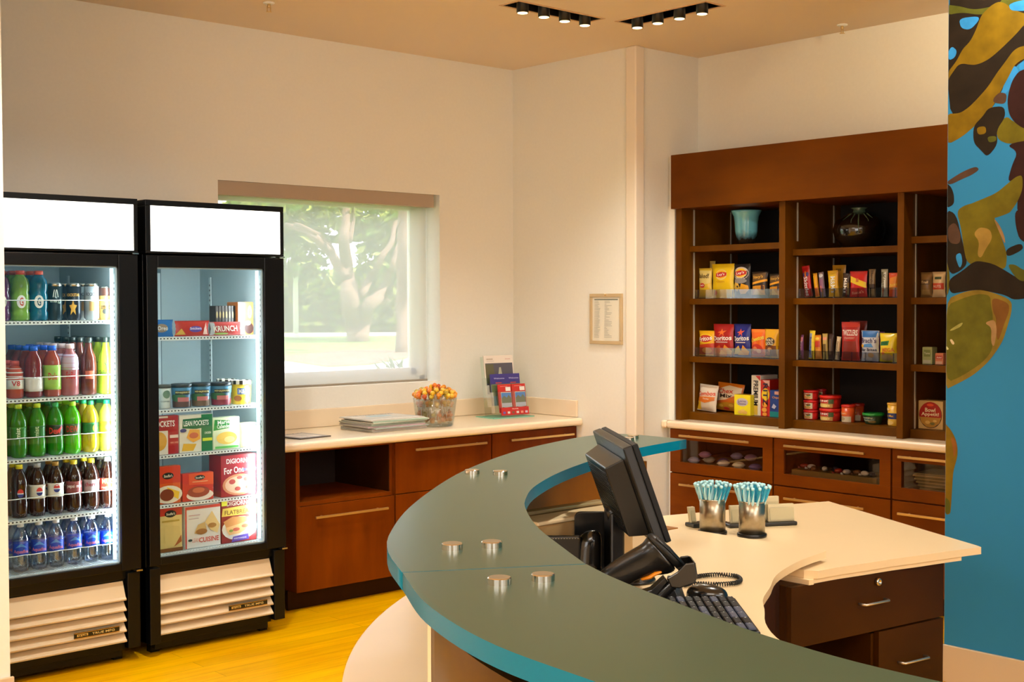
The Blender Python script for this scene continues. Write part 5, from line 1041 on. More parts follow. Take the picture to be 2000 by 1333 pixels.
for nm, o_, O, I, caps, label in (('n', (1.3, 1.2, ZG0), OUT_N, INN_N, [(1.457, 1.640), (1.531, 1.610), (1.21, .70), (1.40, .74)], 'near frosted green glass transaction top with blue edge and steel caps'),
                            ('f', (2.3, 2.6, ZG0), OUT_F, INN_F, [(1.597, 1.936), (1.667, 1.899), (2.345, 2.753), (2.388, 2.683), (3.30, 3.04), (3.366, 3.079)], 'far curved frosted green glass transaction top with pointed end')):
    t = thing('glass_counter_top', label, 'glass counter', o_)
    A, B = catmull(O, 44), catmull(I, 44)
    m_ = MB(); m_.strip(A, B, ZG0, ZG1, FROST, TEAL); relmb(m_, o_).build('glass_slab', t)
    for x, y in caps:
        chrome_cap(t, o_, x, y); post(t, o_, x, y, 1.0005 if nm == 'n' or x > 2 else .80)
# tall curved wooden front under the near glass
o_ = (1.3, 1.2, 0); t = thing('reception_front', 'curved honey coloured wooden front panel under the near glass', 'desk panel', o_)
HONEY = wood((134, 76, 0), (172, 104, 2), (1, 1, .3), 5, .35, .1); FRONTW = wood((66, 36, 0), (94, 54, 0), (1, 1, .3), 5, .34, .15)
A = catmull(offset(OUT_N, .05), 40); B = offset(A, .03)
m_ = MB(); m_.strip(A, B, 0.002, 1.0, FRONTW); relmb(m_, o_).build('curved_panel', t)
A2 = offset(A, .005); B2 = catmull(offset(INN_N, -.03), 40)
m_ = MB(); m_.strip(offset(A, .031), B2, .97, 1.0, CHERRY); relmb(m_, o_).build('top_rail', t)
m_ = MB(); e = A[-1]; m_.box(e[0]-.004, e[0]+.012, e[1]-.006, e[1]+.004, 0.002, 1.0, mat((236, 216, 180), .4)); relmb(m_, o_).build('edge_strip', t)
# curved panel under the far glass, standing on the worktop
CX, CY, RP = 3.33, .84, 2.155
def arc(r, a0, a1, n=40): return [(CX+r*math.cos(a0+(a1-a0)*k/n), CY+r*math.sin(a0+(a1-a0)*k/n)) for k in range(n+1)]
aS = math.atan2(2.72-CY, 2.36-CX); aE = math.atan2(2.955-CY, 3.34-CX)
o_ = (2.4, 2.6, .766); t = thing('screen_panel', 'curved orange brown wooden upstand between worktop and far glass', 'desk panel', o_)
m_ = MB(); m_.strip(arc(RP+.02, aS, aE), arc(RP-.005, aS, aE), .7665, 1.0, HONEY); relmb(m_, o_).build('curved_panel', t)
# pod worktop
a0 = math.atan2(1.905-.846, 1.36-3.328); pts = [(3.328+2.26*math.cos(a0+(math.atan2(3.10-.846, 3.30-3.328)-a0)*k/40), .846+2.26*math.sin(a0+(math.atan2(3.10-.846, 3.30-3.328)-a0)*k/40)) for k in range(41)]
pts += [(3.33, 2.919), (3.437, 2.919), (3.452, 2.336)]
fr = catmull([(3.452, 2.336), (3.255, 2.30), (3.05, 2.23), (2.90, 2.143), (2.77, 2.07), (2.67, 1.99), (2.59, 1.93), (2.53, 1.875), (2.46, 1.79), (2.40, 1.66), (2.35, 1.4), (2.34, 1.1), (2.36, .5), (2.40, .12)], 60)[1:]
pts += fr; inn = list(reversed(offset(A, .045))); pts += [(x, y) for x, y in reversed(inn) if y > .12]; pts += [(1.43, 1.835)]
o_ = (2.4, 2.2, .74); t = thing('curved_worktop', 'cream curved reception worktop carrying the monitor, under the glass', 'desk top', o_)
m_ = MB(); m_.prism(pts, .742, .765, CREAMN); relmb(m_, o_).build('slab', t)
ap = offset([q for q in fr[1:32] if q[0] < 3.19], .03); ap2 = offset(ap, .02)
m_ = MB(); m_.strip(ap, ap2, .535, .7415, DARKW); relmb(m_, o_).build('apron', t)
m_ = MB(); m_.box(3.17, 3.435, 2.93, 3.0, .7425, .765, HONEY); relmb(m_, o_).build('wooden_end_block', t)
lg = MB(); lg.box(3.02, 3.06, 2.55, 2.9, 0.002, .7415, DARKW); relmb(lg, o_).build('support_panel', t)
# rear desk
o_ = (3.7, 2.6, .7); t = thing('desk_return', 'cream angled desk top with curved front, behind the reception worktop', 'desk top', o_)
fc = catmull([(3.318, 2.275), (3.42, 2.262), (3.542, 2.238), (3.66, 2.217), (3.77, 2.19), (3.90, 2.163), (4.04, 2.128)], 20)
poly = fc+[(4.055, 2.15), (4.515, 3.045), (4.352, 3.101), (3.755, 3.27), (3.30, 3.34), (3.296, 2.31)]
m_ = MB(); m_.prism(poly, .706, .73, CREAMN); relmb(m_, o_).build('slab', t)
cxm, cym = 3.8, 2.7; poly2 = [(cxm+(x-cxm)*.955, cym+(y-cym)*.955) for x, y in poly]; poly2 = [(3.283, 2.283), (3.30, 2.278)]+[(x-.002, y+.012) for x, y in fc[:-2]]+[(3.98, 2.17)]+[(x-.03, y-.03) for x, y in poly[21+1:21+4]]+[(3.31, 3.2), (3.283, 2.4)]
m_ = MB(); m_.prism(poly2, .690, .7055, CREAMN); relmb(m_, o_).build('underlayer', t)
# drawer pedestal under the rear desk
ux = Vector((.65, -.086, 0)).normalized(); ang = math.atan2(ux.y, ux.x); DC = wood((50, 24, 0), (74, 38, 0), (.5, 1, 1), 5, .45, .0)
t = thing('desk_pedestal', 'brown wooden desk drawer unit with lock below the rear desk top', 'drawer unit', (3.245, 2.296, 0), ang)
Wd = (Vector((3.917, 2.205, 0))-Vector((3.245, 2.296, 0))).length
box_part('body', t, .36, Wd-.002, .022, .55, .03, .488, DC, .001); Wd += .018
box_part('upper_body', t, .02, Wd-.002, .022, .55, .505, .6895, DC, .001)
box_part('side_return', t, -.03, .018, .02, .5, .15, .6895, DARKW, .001)
d = box_part('drawer', t, -.028, Wd, 0, .02, .502, .689, DC, .001)
def bow(parent, x, z, w=.12, m_=mat((206, 196, 184), .3, .9)):
    pts = [(x, 0, z)]+[(x, -.018, z), (x+.006, -.026, z), (x+w-.006, -.026, z), (x+w, -.018, z)]+[(x+w, 0, z)]
    MB().tube(pts, .0042, m_, 8).build('bow_handle', parent)
bow(d, .275, .600)
m_ = MB(); m_.lathe([(.0125, 0), (.0125, .010), (.010, .013), (.005, .013), (.0045, .008), (0, .008)], CHROME, 24, c=(.36, 0, .660), axis=(0, -1, 0)); m_.build('lock', d)
d = box_part('drawer', t, .372, Wd, 0, .02, .06, .496, DC, .001); bow(d, .465, .385, .13)
box_part('plinth', t, .38, Wd-.02, .05, .54, 0, .0295, DARKW)
box_part('knee_back', t, -.02, .36, .5, .52, .002, .50, mat((20, 8, 4), .8))

# ---- monitor
TL = Vector((2.738, 2.666, 1.17)); TR = Vector((2.459, 2.285, 1.17)); wv = (TR-TL); MW = wv.length; wv.normalize()
nf = Vector((-wv.y, wv.x, 0)); nf = nf if nf.dot(Vector((.8, -.59, 0))) > 0 else -nf      # screen side
tilt = math.radians(19.3); dn = Vector((nf.x*math.sin(tilt), nf.y*math.sin(tilt), -math.cos(tilt))); fn = Vector((nf.x*math.cos(tilt), nf.y*math.cos(tilt), math.sin(tilt)))
MH = .275
ctr = (TL+TR)/2
t = thing('computer_monitor', 'black flat monitor seen from behind, tilted back on the worktop', 'monitor', (ctr.x+.06, ctr.y-.04, .7655))
og = t.location.copy()
def Q(u, v, w_): return TL+wv*(u*MW)+dn*v+fn*w_-og       # u across, v down, w towards the screen side
def qbox(m_, u0, u1, v0, v1, w0, w1, mt, taper=0):
    vs = [Q(u, v, w_) for u in (u0, u1) for v in (v0, v1) for w_ in (w0, w1)]
    if taper:
        uc, vc = (u0+u1)/2, (v0+v1)/2
        vs = [Q(uc+(u-uc)*(1-taper*(w_ == w0)), vc+(v-vc)*(1-taper*.8*(w_ == w0)), w_) for u in (u0, u1) for v in (v0, v1) for w_ in (w0, w1)]
    return m_.add(vs, [(0, 1, 3, 2), (4, 6, 7, 5), (0, 4, 5, 1), (2, 3, 7, 6), (0, 2, 6, 4), (1, 5, 7, 3)], mt)
MK = mat((9, 9, 9), .32, coat=.05); MK2 = mat((8, 8, 9), .5, spec=.3)
qbox(MB(), 0, 1, 0, MH, 0, .026, MK).build('rear_shell', t, .004)
qbox(MB(), .002, .998, .001, MH-.001, .0262, .042, MK2).build('bezel', t, .003)
qbox(MB(), .04, .96, .02, MH-.02, .0421, .0426, mat((8, 10, 14), .1)).build('screen', t)
bx = qbox(MB(), .10, .90, .035, .25, -.052, -.0002, MK, .12).build('rear_bulge', t, .003)
vt = MB()
for k in range(22): qbox(vt, .19, .81, .062+k*.0075, .0655+k*.0075, -.054, -.0522, mat((12, 12, 12), .4))
for k in range(12):
    w0 = -.049+k*.0038; f = 1-.12*( -w0/.052); qbox(vt, .5-.37*f, .5+.37*f, .0405-.0075*0+.0145*(-w0/.052)-.0045, .0405+.0145*(-w0/.052), w0, w0+.0018, mat((60, 58, 52), .4))
vt.build('vent_slots', bx)
decals([('t', 'DELL', .26, .93, .08, .022, (120, 118, 110))], lambda u, v, off=0: Q(u, (1-v)*MH, -.0002-off), t, eps=.0002)
ar = MB(); p0 = Q(.5, .19, -.05); p1 = Vector((p0.x, p0.y, .0))+Vector((-.01, 0, .012))
def loc(p): return Vector(p)
foot = Vector((p0.x+.03, p0.y+.02, 0)); s1 = Vector((wv.x, wv.y, 0))
ar.add([foot+s1*a+nf*b+Vector((0, 0, z)) for z in (.012, .20) for a, b in ((-.055, -.02), (.055, -.02), (.055, .02), (-.055, .02))], [(0, 3, 2, 1), (4, 5, 6, 7), (0, 1, 5, 4), (1, 2, 6, 5), (2, 3, 7, 6), (3, 0, 4, 7)], BLKPL).build('stand_column', t, .006)
ft = MB(); cpt = foot+nf*.05
ft.lathe([(.066, 0), (.068, .004), (.064, .012), (0, .014)], BLKPL, 36, c=(cpt.x, cpt.y, 0)).build('stand_foot', t)
MB().tube([p0, foot+Vector((0, 0, .17))], .018, BLKPL, 12).build('tilt_hinge', t)

# ---- desktop machines left of the monitor
t = thing('receipt_printer', 'cream and brown low desktop printer under the far glass, beyond the monitor', 'printer', (2.75, 2.66, .7655))
b_ = MB(); X0, X1 = -.25, .15
b_.box(X0, X1, -.01, .085, 0, .150, mat((176, 140, 90), .4)); b_.box(X0, X1, .103, .14, 0, .158, mat((176, 140, 90), .4)); b_.build('housing', t, .006)
box_part('paper_slot', t, X0+.005, X1-.005, .0855, .1025, 0, .140, mat((24, 16, 10), .5))
box_part('lid', t, X0, X1, -.012, .084, .1505, .162, CREAMN, .004); box_part('rear_lid', t, X0, X1, .104, .142, .1585, .170, mat((206, 180, 130), .25, .4), .003)
E3 = Vector((.741, -.672, 0)); E1 = Vector((.672, .741, 0))        # across the view, away from the viewer
def fbase(px, py, z): p = atz(px, py, z); return Vector((p.x, p.y, z))
yawv = math.atan2(E3.y, E3.x)
p = fbase(1106, 1128, .7655)-E1*.03-E3*.012
t = thing('card_terminal', 'low black box with stitched edge beside the monitor foot', 'desk device', p, yawv)
box_part('casing', t, -.075, .05, -.03, -.004, 0, .128, BLKPL, .006)
st = MB()
for k in range(15): st.box(-.068+k*.0078, -.0645+k*.0078, -.0312, -.0302, .121, .1225, mat((170, 160, 130), .4))
st.build('stitched_edge', t)
p = fbase(1158, 1124, .7655)
t = thing('phone_cradle', 'black upright panel with rounded corner behind the handset', 'desk device', p+E1*.01-E3*.012, yawv)
rp = [(-.04, 0), (.055, 0), (.055, .20)]+[(-.025+.015*math.cos(a), .155+.015*math.sin(a)) for a in [PI/2+PI/2*k/6 for k in range(7)]]
rp = [(-.04, 0), (.05, 0), (.05, .18)]+[(-.022-.018*math.sin(a), (.162)+.018*math.cos(a)) for a in [PI/2*k/6 for k in range(7)]]
m_ = MB(); n = len(rp); m_.add([(x, y, z) for y in (0, .02) for x, z in rp], [tuple(range(n)), tuple(range(2*n-1, n-1, -1))]+[(k, n+k, n+(k+1) % n, (k+1) % n) for k in range(n)], BLKPL); m_.build('panel', t, .002)
p = fbase(1150, 1128, .7655)-E1*.035-E3*.004
t = thing('telephone_handset', 'glossy black rounded telephone handset standing on a base, left of scanner', 'telephone', p, yawv)
def capsule(m_, prof, ctrf, mt, n=20):
    vs = []; fs = []
    for i, (z, a, b, ox) in enumerate(prof):
        for k in range(n): q = 2*PI*k/n; vs.append((ox+a*math.cos(q), b*math.sin(q), z))
    for i in range(len(prof)-1):
        for k in range(n): fs.append((i*n+k, i*n+(k+1) % n, (i+1)*n+(k+1) % n, (i+1)*n+k))
    fs += [tuple(range(n-1, -1, -1)), tuple((len(prof)-1)*n+k for k in range(n))]
    return m_.add(vs, fs, mt, True)
GLB = mat((14, 11, 8), .22, coat=.6)
capsule(MB(), [(z_*1.1, a_*1.35, b_*1.2, o__*1.3) for z_, a_, b_, o__ in [(.03, .028, .024, 0), (.045, .027, .023, 0), (.08, .0265, .024, .001), (.10, .025, .024, .003), (.115, .021, .022, .006), (.124, .014, .016, .009), (.128, .005, .007, .011)]], None, GLB).build('earpiece', t)
capsule(MB(), [(0, .042, .036, 0), (.018, .042, .036, 0), (.0325, .038, .031, 0)], None, mat((14, 14, 14), .3)).build('base', t)
p = fbase(1205, 1118, .7655)
t = thing('desk_label_holder', 'small grey angled plastic wedge between monitor foot and scanner', 'desk accessory', p, yawv)
m_ = MB(); vs = [(-.010, y, 0) for y in (0, .03)]+[(.026, y, 0) for y in (0, .03)]+[(-.016, y, .072) for y in (0, .03)]+[(-.006, y, .076) for y in (0, .03)]
m_.add(vs, [(0, 2, 6, 4), (1, 5, 7, 3), (0, 1, 3, 2), (4, 6, 7, 5), (0, 4, 5, 1), (2, 3, 7, 6)], mat((120, 118, 108), .4)); m_.build('wedge', t, .002)

# ---- barcode scanner in its holder
ZS = .7655
base = fbase(1262, 1196, ZS)
t = thing('barcode_scanner', 'black hand barcode scanner lying in a holder in front of monitor', 'scanner', base, yawv)
dpt = (base-CAMLOC).dot(fw)
def SP(px, py, w_=0):      # place in the scanner's own upright plane: across, away, up
    d = ray(px, py); k = (base-CAMLOC).dot(E1)/d.dot(E1); q = CAMLOC+d*k-base; return Vector((q.dot(E3), w_, q.z))
def sweep(m_, stations, mt, n=20):
    """stations: (centre, half-width in plane (vector), half depth)"""
    vs = []; fs = []
    for c_, h_, dpt_ in stations:
        for k in range(n):
            q = 2*PI*k/n; ca, sa = math.cos(q), math.sin(q); ca = math.copysign(abs(ca)**.8, ca); sa = math.copysign(abs(sa)**.8, sa)
            vs.append(c_+h_*ca+Vector((0, dpt_*sa, 0)))
    N_ = len(stations)
    for i in range(N_-1):
        for k in range(n): fs.append((i*n+k, i*n+(k+1) % n, (i+1)*n+(k+1) % n, (i+1)*n+k))
    fs += [tuple(range(n-1, -1, -1)), tuple((N_-1)*n+k for k in range(n))]
    return m_.add(vs, fs, mt, True)
def ST(a, b, d_): A_, B_ = SP(*a), SP(*b); return ((A_+B_)/2, (B_-A_)/2, d_)
BK = mat((14, 12, 10), .28, coat=.35)
body = MB(); sweep(body, [ST((1160, 1128), (1215, 1165), .012), ST((1168, 1120), (1222, 1148), .016), ST((1190, 1101), (1240, 1135), .018), ST((1215, 1085), (1258, 1128), .018), ST((1240, 1070), (1285, 1124), .020), ST((1256, 1062), (1306, 1122), .026), ST((1262, 1050), (1318, 1116), .031), ST((1268, 1046), (1322, 1108), .033)], BK)
body.build('grip_and_head', t, 0, subsurf=1)
hd = MB(); sweep(hd, [ST((1264, 1047), (1323, 1112), .033), ST((1268, 1043), (1330, 1109), .036), ST((1274, 1043), (1336, 1106), .036), ST((1283, 1046), (1339, 1104), .033), ST((1290, 1052), (1336, 1100), .026)], mat((22, 21, 20), .45)); hd.build('scan_window_rim', t)
rb = MB()
for k in range(7):
    f = k/7; rb.tube([SP(1278+f*3, 1047+f*1, -.035+.004*k), SP(1300+f*6, 1066, -.040+.003*k), SP(1336+f*2, 1104, -.035+.003*k)], .0016, mat((20, 20, 20), .4), 6)
rb.build('rubber_ribs', t)
tr = MB(); sweep(tr, [ST((1250, 1129), (1254, 1134), .014), ST((1266, 1122), (1270, 1130), .022), ST((1277, 1114), (1281, 1123), .024), ST((1288, 1112), (1290, 1119), .022), ST((1292, 1112), (1294, 1116), .014)], mat((236, 140, 20), .35, coat=.4)); tr.build('orange_trigger', t)
# holder
hl = MB(); ring = []
for k in range(25):
    a = 2*PI*k/24; ring.append((math.cos(a), math.sin(a)))
c1_ = SP(1322, 1118); r1 = .036
vs = []; fs = []
for i, (ca, sa) in enumerate(ring[:-1]):
    off = Vector((ca*.026, sa*.040, -ca*.018))
    for dz, rr in ((Vector((-.006, 0, .012)), 1.0), (Vector((.012, 0, -.022)), .92), (Vector((.012, 0, -.022)), .82), (Vector((-.006, 0, .012)), .9)): vs.append(c1_+Vector((.006, 0, 0))+off*rr+dz)
for i in range(24):
    j = (i+1) % 24
    for q in range(4): fs.append((i*4+q, j*4+q, j*4+(q+1) % 4, i*4+(q+1) % 4))
hl.add(vs, fs, BK, True); 
t2 = thing('scanner_holder', 'black ring shaped scanner stand with ribbed flexible neck', 'scanner stand', base, yawv)
nk = MB(); A_ = SP(1318, 1138); B_ = SP(1288, 1168); C_ = Vector((SP(1270, 1200).x, .01, .012)); pts = []; rr = []
for k in range(30):
    u = k/29; p_ = A_*(1-u)**2+B_*2*u*(1-u)+C_*u*u; pts.append(p_); rr.append(.013+.0022*(k % 2))
nk.tube(pts, rr, BK, 14).build('flexible_neck', t2)
def slab_px(name, par, ps, w0, w1, mt, bev=.002):
    q = MB(); n = len(ps); q.add([SP(x, y, w_) for w_ in (w0, w1) for x, y in ps], [tuple(range(n)), tuple(range(2*n-1, n-1, -1))]+[(k, n+k, n+(k+1) % n, (k+1) % n) for k in range(n)], mt); return q.build(name, par, bev)
slab_px('cradle_arm', t2, [(1222, 1150), (1246, 1160), (1272, 1152), (1298, 1128), (1304, 1136), (1280, 1166), (1248, 1174), (1226, 1166)], -.006, .034, BK)
slab_px('cradle_strap', t2, [(1298, 1122), (1318, 1110), (1334, 1094), (1350, 1092), (1357, 1120), (1352, 1132), (1322, 1142), (1306, 1140)], -.050, -.044, mat((22, 18, 12), .25, coat=.5), .003)
slab_px('cradle_rear_strap', t2, [(1318, 1110), (1334, 1094), (1350, 1092), (1357, 1120), (1340, 1132)], .040, .046, BK, .003)
slab_px('cradle_front_lip', t2, [(1350, 1092), (1354, 1094), (1358, 1120), (1353, 1130)], -.044, .040, BK, .001)
MB().lathe([(.04, 0), (.04, .006), (.034, .011), (0, .012)], BLKPL, 32, c=(SP(1262, 1190).x, .012, 0)).build('stand_base', t2)
# coiled cord
p1 = fbase(1340, 1139, .7655); zc = .0045
t = thing('coiled_cord', 'black coiled telephone cord looped on the cream worktop', 'cord', p1)
loop = [fbase(x, y, .7655)-p1 for x, y in ((1335, 1142), (1352, 1134), (1375, 1130), (1400, 1128), (1425, 1129), (1440, 1132), (1446, 1138), (1441, 1143), (1425, 1146), (1400, 1147), (1375, 1146), (1350, 1146), (1335, 1149))]
lc = [Vector((*q, 0)) for q in catmull([(v.x, v.y) for v in loop], 420)]; cp = []
for i, c_ in enumerate(lc):
    tn = (lc[min(i+1, len(lc)-1)]-lc[max(i-1, 0)]).normalized(); sd = Vector((0, 0, 1)).cross(tn); a = i*.98
    cp.append(c_+Vector((0, 0, .0075))+sd*.0056*math.cos(a)+Vector((0, 0, .0052*math.sin(a))))
MB().tube(cp, .0019, mat((14, 14, 14), .3), 6).build('coil', t)
# mouse
p = fbase(1377, 1168, .7655); t = thing('computer_mouse', 'black glossy computer mouse beside the keyboard', 'mouse', p, yawv-.35)
m_ = MB(); m_.grid(lambda u, v: Vector((.056*math.cos(2*PI*u)*math.sin(PI/2*v+.0001)*(1+.1*math.cos(2*PI*u)), .034*math.sin(2*PI*u)*math.sin(PI/2*v+.0001), .003+.034*math.cos(PI/2*v)**.75)), 32, 10, GLB)
m_.add([(.056*math.cos(2*PI*k/32)*(1+.1*math.cos(2*PI*k/32)), .034*math.sin(2*PI*k/32), 0.0) for k in range(32)]+[(.056*math.cos(2*PI*k/32)*(1+.1*math.cos(2*PI*k/32)), .034*math.sin(2*PI*k/32), .0031) for k in range(32)], [(k, (k+1) % 32, 32+(k+1) % 32, 32+k) for k in range(32)], GLB, True)
m_.build('shell', t); MB().lathe([(.007, -.003), (.007, .003)], BLACKM, 14, c=(.03, 0, .026), axis=(0, 1, 0)).build('scroll_wheel', t)
# keyboard
kA = fbase(1340, 1160, .7655+.012); kB = fbase(1436, 1170, .7655+.012); kC = fbase(1486, 1237, .7655+.012)
ky = (kC-kB).normalized(); kx = Vector((-ky.y, ky.x, 0)); 
# right end of the board runs along kB-kC (its depth); its length runs to the left, away under the glass
if kx.dot(kA-kB) < 0: kx = -kx
t = thing('computer_keyboard', 'black computer keyboard half hidden below the glass top', 'keyboard', (kB.x, kB.y, .7655), math.atan2(-kx.y, -kx.x))
kd = (kC-kB).length
sgn = 1 if Vector((ky.x, ky.y, 0)).dot(Matrix.Rotation(math.atan2(-kx.y, -kx.x), 3, 'Z') @ Vector((0, 1, 0))) > 0 else -1
D_ = kd
box_part('tray', t, -.34, 0, min(0, sgn*D_), max(0, sgn*D_), 0, .014, mat((10, 9, 8), .45, spec=.3), .003)
KG = mat((58, 66, 88), .4); KB = mat((16, 16, 17), .45, spec=.3); nr, nc = 6, 15
for r_ in range(nr):
    for c_ in range(nc):
        x1 = -.008-c_*.0217; y1 = sgn*(.010+r_*(D_-.018)/nr); yy = sorted((y1, y1+sgn*((D_-.018)/nr-.003)))
        blue = c_ in (0, 1, 4) and r_ in (2, 3, 5) or (r_ == 0 and c_ % 4 == 2)
        k_ = box_part('key', t, x1-.0185, x1, yy[0], yy[1], .0142, .021, KG if blue else KB, .0022, 1)
dg = MB()
decs = []
random.seed(9)
for r_ in range(nr):
    for c_ in range(nc):
        x1 = -.012-c_*.0217; y1 = sgn*(.014+r_*(D_-.018)/nr); dg.box(x1-.006, x1-.002, min(y1, y1+sgn*.003), max(y1, y1+sgn*.003), .02105, .0213, mat((206, 206, 200), .5))
dg.build('key_legends', t)
pw = fbase(1314, 1172, .7655)
t = thing('scanner_base_unit', 'dark grey slanted scanner base with small white lettering beside keyboard', 'desk device', pw+Vector((0, 0, .0)), yawv-.25)
m_ = MB(); vs = [(x, y, z) for x, y, z in ((-.02, -.05, 0), (.03, -.05, 0), (.03, .03, 0), (-.02, .03, 0), (-.016, -.045, .035), (.012, -.045, .035), (.010, .03, .058), (-.018, .03, .058))]
m_.add(vs, [(0, 3, 2, 1), (4, 5, 6, 7), (0, 1, 5, 4), (1, 2, 6, 5), (2, 3, 7, 6), (3, 0, 4, 7)], mat((44, 42, 40), .35)); m_.build('casing', t, .002)

# ---- pen cups, card holders on the rear desk
ZD = .7305
PENM = mat((60, 186, 216), .25, trans=.3, coat=.4); PENC = mat((180, 230, 234), .25, coat=.3)
pp = None
for ci, (px, py, label) in enumerate(((1391.5, 1043, 'left steel pen cup filled with aqua pens on the rear desk'), (1468.5, 1048, 'right steel pen cup on black coaster, filled with aqua pens'))):
    b0 = fbase(px, py, ZD); r = .0455; h = .112
    co = thing('coaster', ['black round coaster under the left pen cup', 'black round coaster under the right pen cup'][ci], 'coaster', b0)
    MB().lathe([(r*1.12, 0), (r*1.13, .002), (r*1.13, .010), (r*1.09, .012), (0, .012)], BLKPL, 36).build('disc', co); MB().lathe([(r*1.131, .004), (r*1.138, .006), (r*1.131, .008)], BLACK, 36).build('rim', co)
    t = thing('pen_cup', label, 'pen cup', b0+Vector((0, 0, .0125)))
    MB().lathe([(0, 0), (r, 0), (r, h), (r-.002, h+.001), (r-.004, h-.001), (r-.004, .004), (0, .004)], mat((176, 166, 146), .3, 1, noise=.12, scale=120), 40).build('cup_wall', t)
    MB().lathe([(r+.0008, h-.003), (r+.0016, h), (r-.001, h+.0016)], CHROME, 40).build('rolled_rim', t)
    gl = f'aqua pens in the {["left", "right"][ci]} steel cup'
    random.seed(40+ci)
    for rr_, nn in ((.030, 16), (.020, 10), (.009, 5)):
        for k in range(nn):
            a = 2*PI*k/nn+random.uniform(-.1, .1); lean_ = rr_*11.0+random.uniform(-.03, .03)
            lab = f'translucent aqua pen standing in the {["left", "right"][ci]} steel cup'
            if pp is None:
                o = thing('pen', lab, 'pen', group=gl)
                brl = MB(); n = 6; vs = []; fs = []
                for i in range(26):
                    z = i*.0065; a_ = i*.22
                    for q in range(n): vs.append((.0056*math.cos(2*PI*q/n+a_), .0056*math.sin(2*PI*q/n+a_), z))
                for i in range(25):
                    for q in range(n): fs.append((i*n+q, i*n+(q+1) % n, (i+1)*n+(q+1) % n, (i+1)*n+q))
                brl.add(vs, fs, PENM); i0 = brl.m(PENC)
                for fi in range(len(brl.f)):
                    if fi % 6 in (0, 1): brl.mi[fi] = i0
                brl.build('twisted_barrel', o); MB().lathe([(.0058, .1625), (.0062, .168), (.0048, .1715), (0, .1725)], PENC, 10).build('end_cap', o); pp = o
            else: o = dup(pp); o['label'] = lab; o['group'] = gl
            bx_, by_ = rr_*.2*math.cos(a), rr_*.2*math.sin(a)
            o.location = b0+Vector((bx_, by_, .0175)); o.rotation_euler = Vector((math.cos(a)*math.sin(lean_), math.sin(a)*math.sin(lean_), math.cos(lean_))).to_track_quat('Z', 'Y').to_euler()
def card_holder(px0, px1, py, label, racks):
    a = fbase(px0, py, ZD); b = fbase(px1, py-6, ZD); w = (b-a).length; d_ = (b-a).normalized()
    t = thing('card_holder', label, 'card holder', a, math.atan2(d_.y, d_.x))
    box_part('black_base', t, 0, w, -.03, .03, 0, .014, BLKPL, .004)
    for x0, x1, y, h, ln in racks:
        x0 *= w; x1 *= w
        m_ = MB(); vs = [(x, yy+zz*ln, zz+.0145) for x in (x0, x1) for yy in (y, y+.014) for zz in (0, h)]
        m_.add(vs, [(0, 1, 3, 2), (4, 6, 7, 5), (0, 4, 5, 1), (2, 3, 7, 6), (0, 2, 6, 4), (1, 5, 7, 3)], mat((206, 190, 150), .5)); c_ = m_.build('card_stack', t, .001)
        m_ = MB(); f = .004; vs = [(x, y-.0035+zz*ln, zz+.0142) for x in (x0+f, x1-f) for zz in (.006, h*.8)]; m_.add(vs, [(0, 1, 3, 2)], mat((190, 176, 136), .5)); m_.build('card_face', c_)
card_holder(1346, 1413, 1030, 'black based card holder with leaning cards, behind the left pen cup', [(.05, .22, 0, .055, .25)])
card_holder(1419, 1551, 1030, 'long black card holder with cream card racks behind the right cup', [(.05, .55, -.008, .062, .12), (.56, .80, .012, .088, .06), (.60, .985, -.012, .062, .10)])

# ================================================================== OUTSIDE THE WINDOW
struct(MB().box(-30, 120, 6.6, 140, -.12, -.1, mat((92, 122, 36), .9, noise=.6, scale=.5)).build('ground_outside'))
PATHM = mat((172, 166, 156), .9)
def gp(px, py, z=-.1): return atz(px, py, z)
def ribbon(name, nm2, label, cat, top, bot, m_, z=-.095):
    n = len(top); q = MB(); vs = [tuple(gp(*p, z)) for p in top]+[tuple(gp(*p, z)) for p in bot]
    q.add(vs, [(k, n+k, n+k+1, k+1) for k in range(n-1)], m_); o = q.build(name); o['kind'] = 'structure'; return o
ribbon('road_outside', '', '', '', [(380, 652), (560, 651), (680, 650), (860, 648)], [(380, 660), (560, 658), (680, 657), (860, 655)], PATHM)
ribbon('path_outside', '', '', '', [(380, 700), (560, 706), (640, 718), (720, 714), (800, 700), (900, 690)], [(380, 740), (560, 745), (640, 748), (720, 745), (800, 745), (900, 745)], PATHM)
ribbon('mulch_bed', '', '', '', [(380, 690), (560, 694), (640, 686), (720, 682), (800, 684), (900, 680)], [(380, 702), (560, 704), (640, 716), (720, 712), (800, 698), (900, 688)], mat((104, 76, 58), .9, noise=.5, scale=2))
BARK = mat((104, 80, 68), .9, noise=.35, scale=2.5); LEAF = [mat((96, 136, 44), .7, trans=.5), mat((176, 186, 90), .7, trans=.5), mat((44, 72, 30), .7, trans=.4)]
def branch_px(mb_, pts, dist, r0, r1):
    P = [CAMLOC+ray(x, y)*dist*(1+.02*math.sin(i*2)) for i, (x, y) in enumerate(pts)]; n = len(P); fine = []
    for i in range(n-1):
        for k in range(4): fine.append(P[i].lerp(P[i+1], k/4)+Vector((random.uniform(-.05, .05), 0, random.uniform(-.05, .05))))
    fine.append(P[-1]); mb_.tube(fine, [r0+(r1-r0)*i/(len(fine)-1) for i in range(len(fine))], BARK, 10)
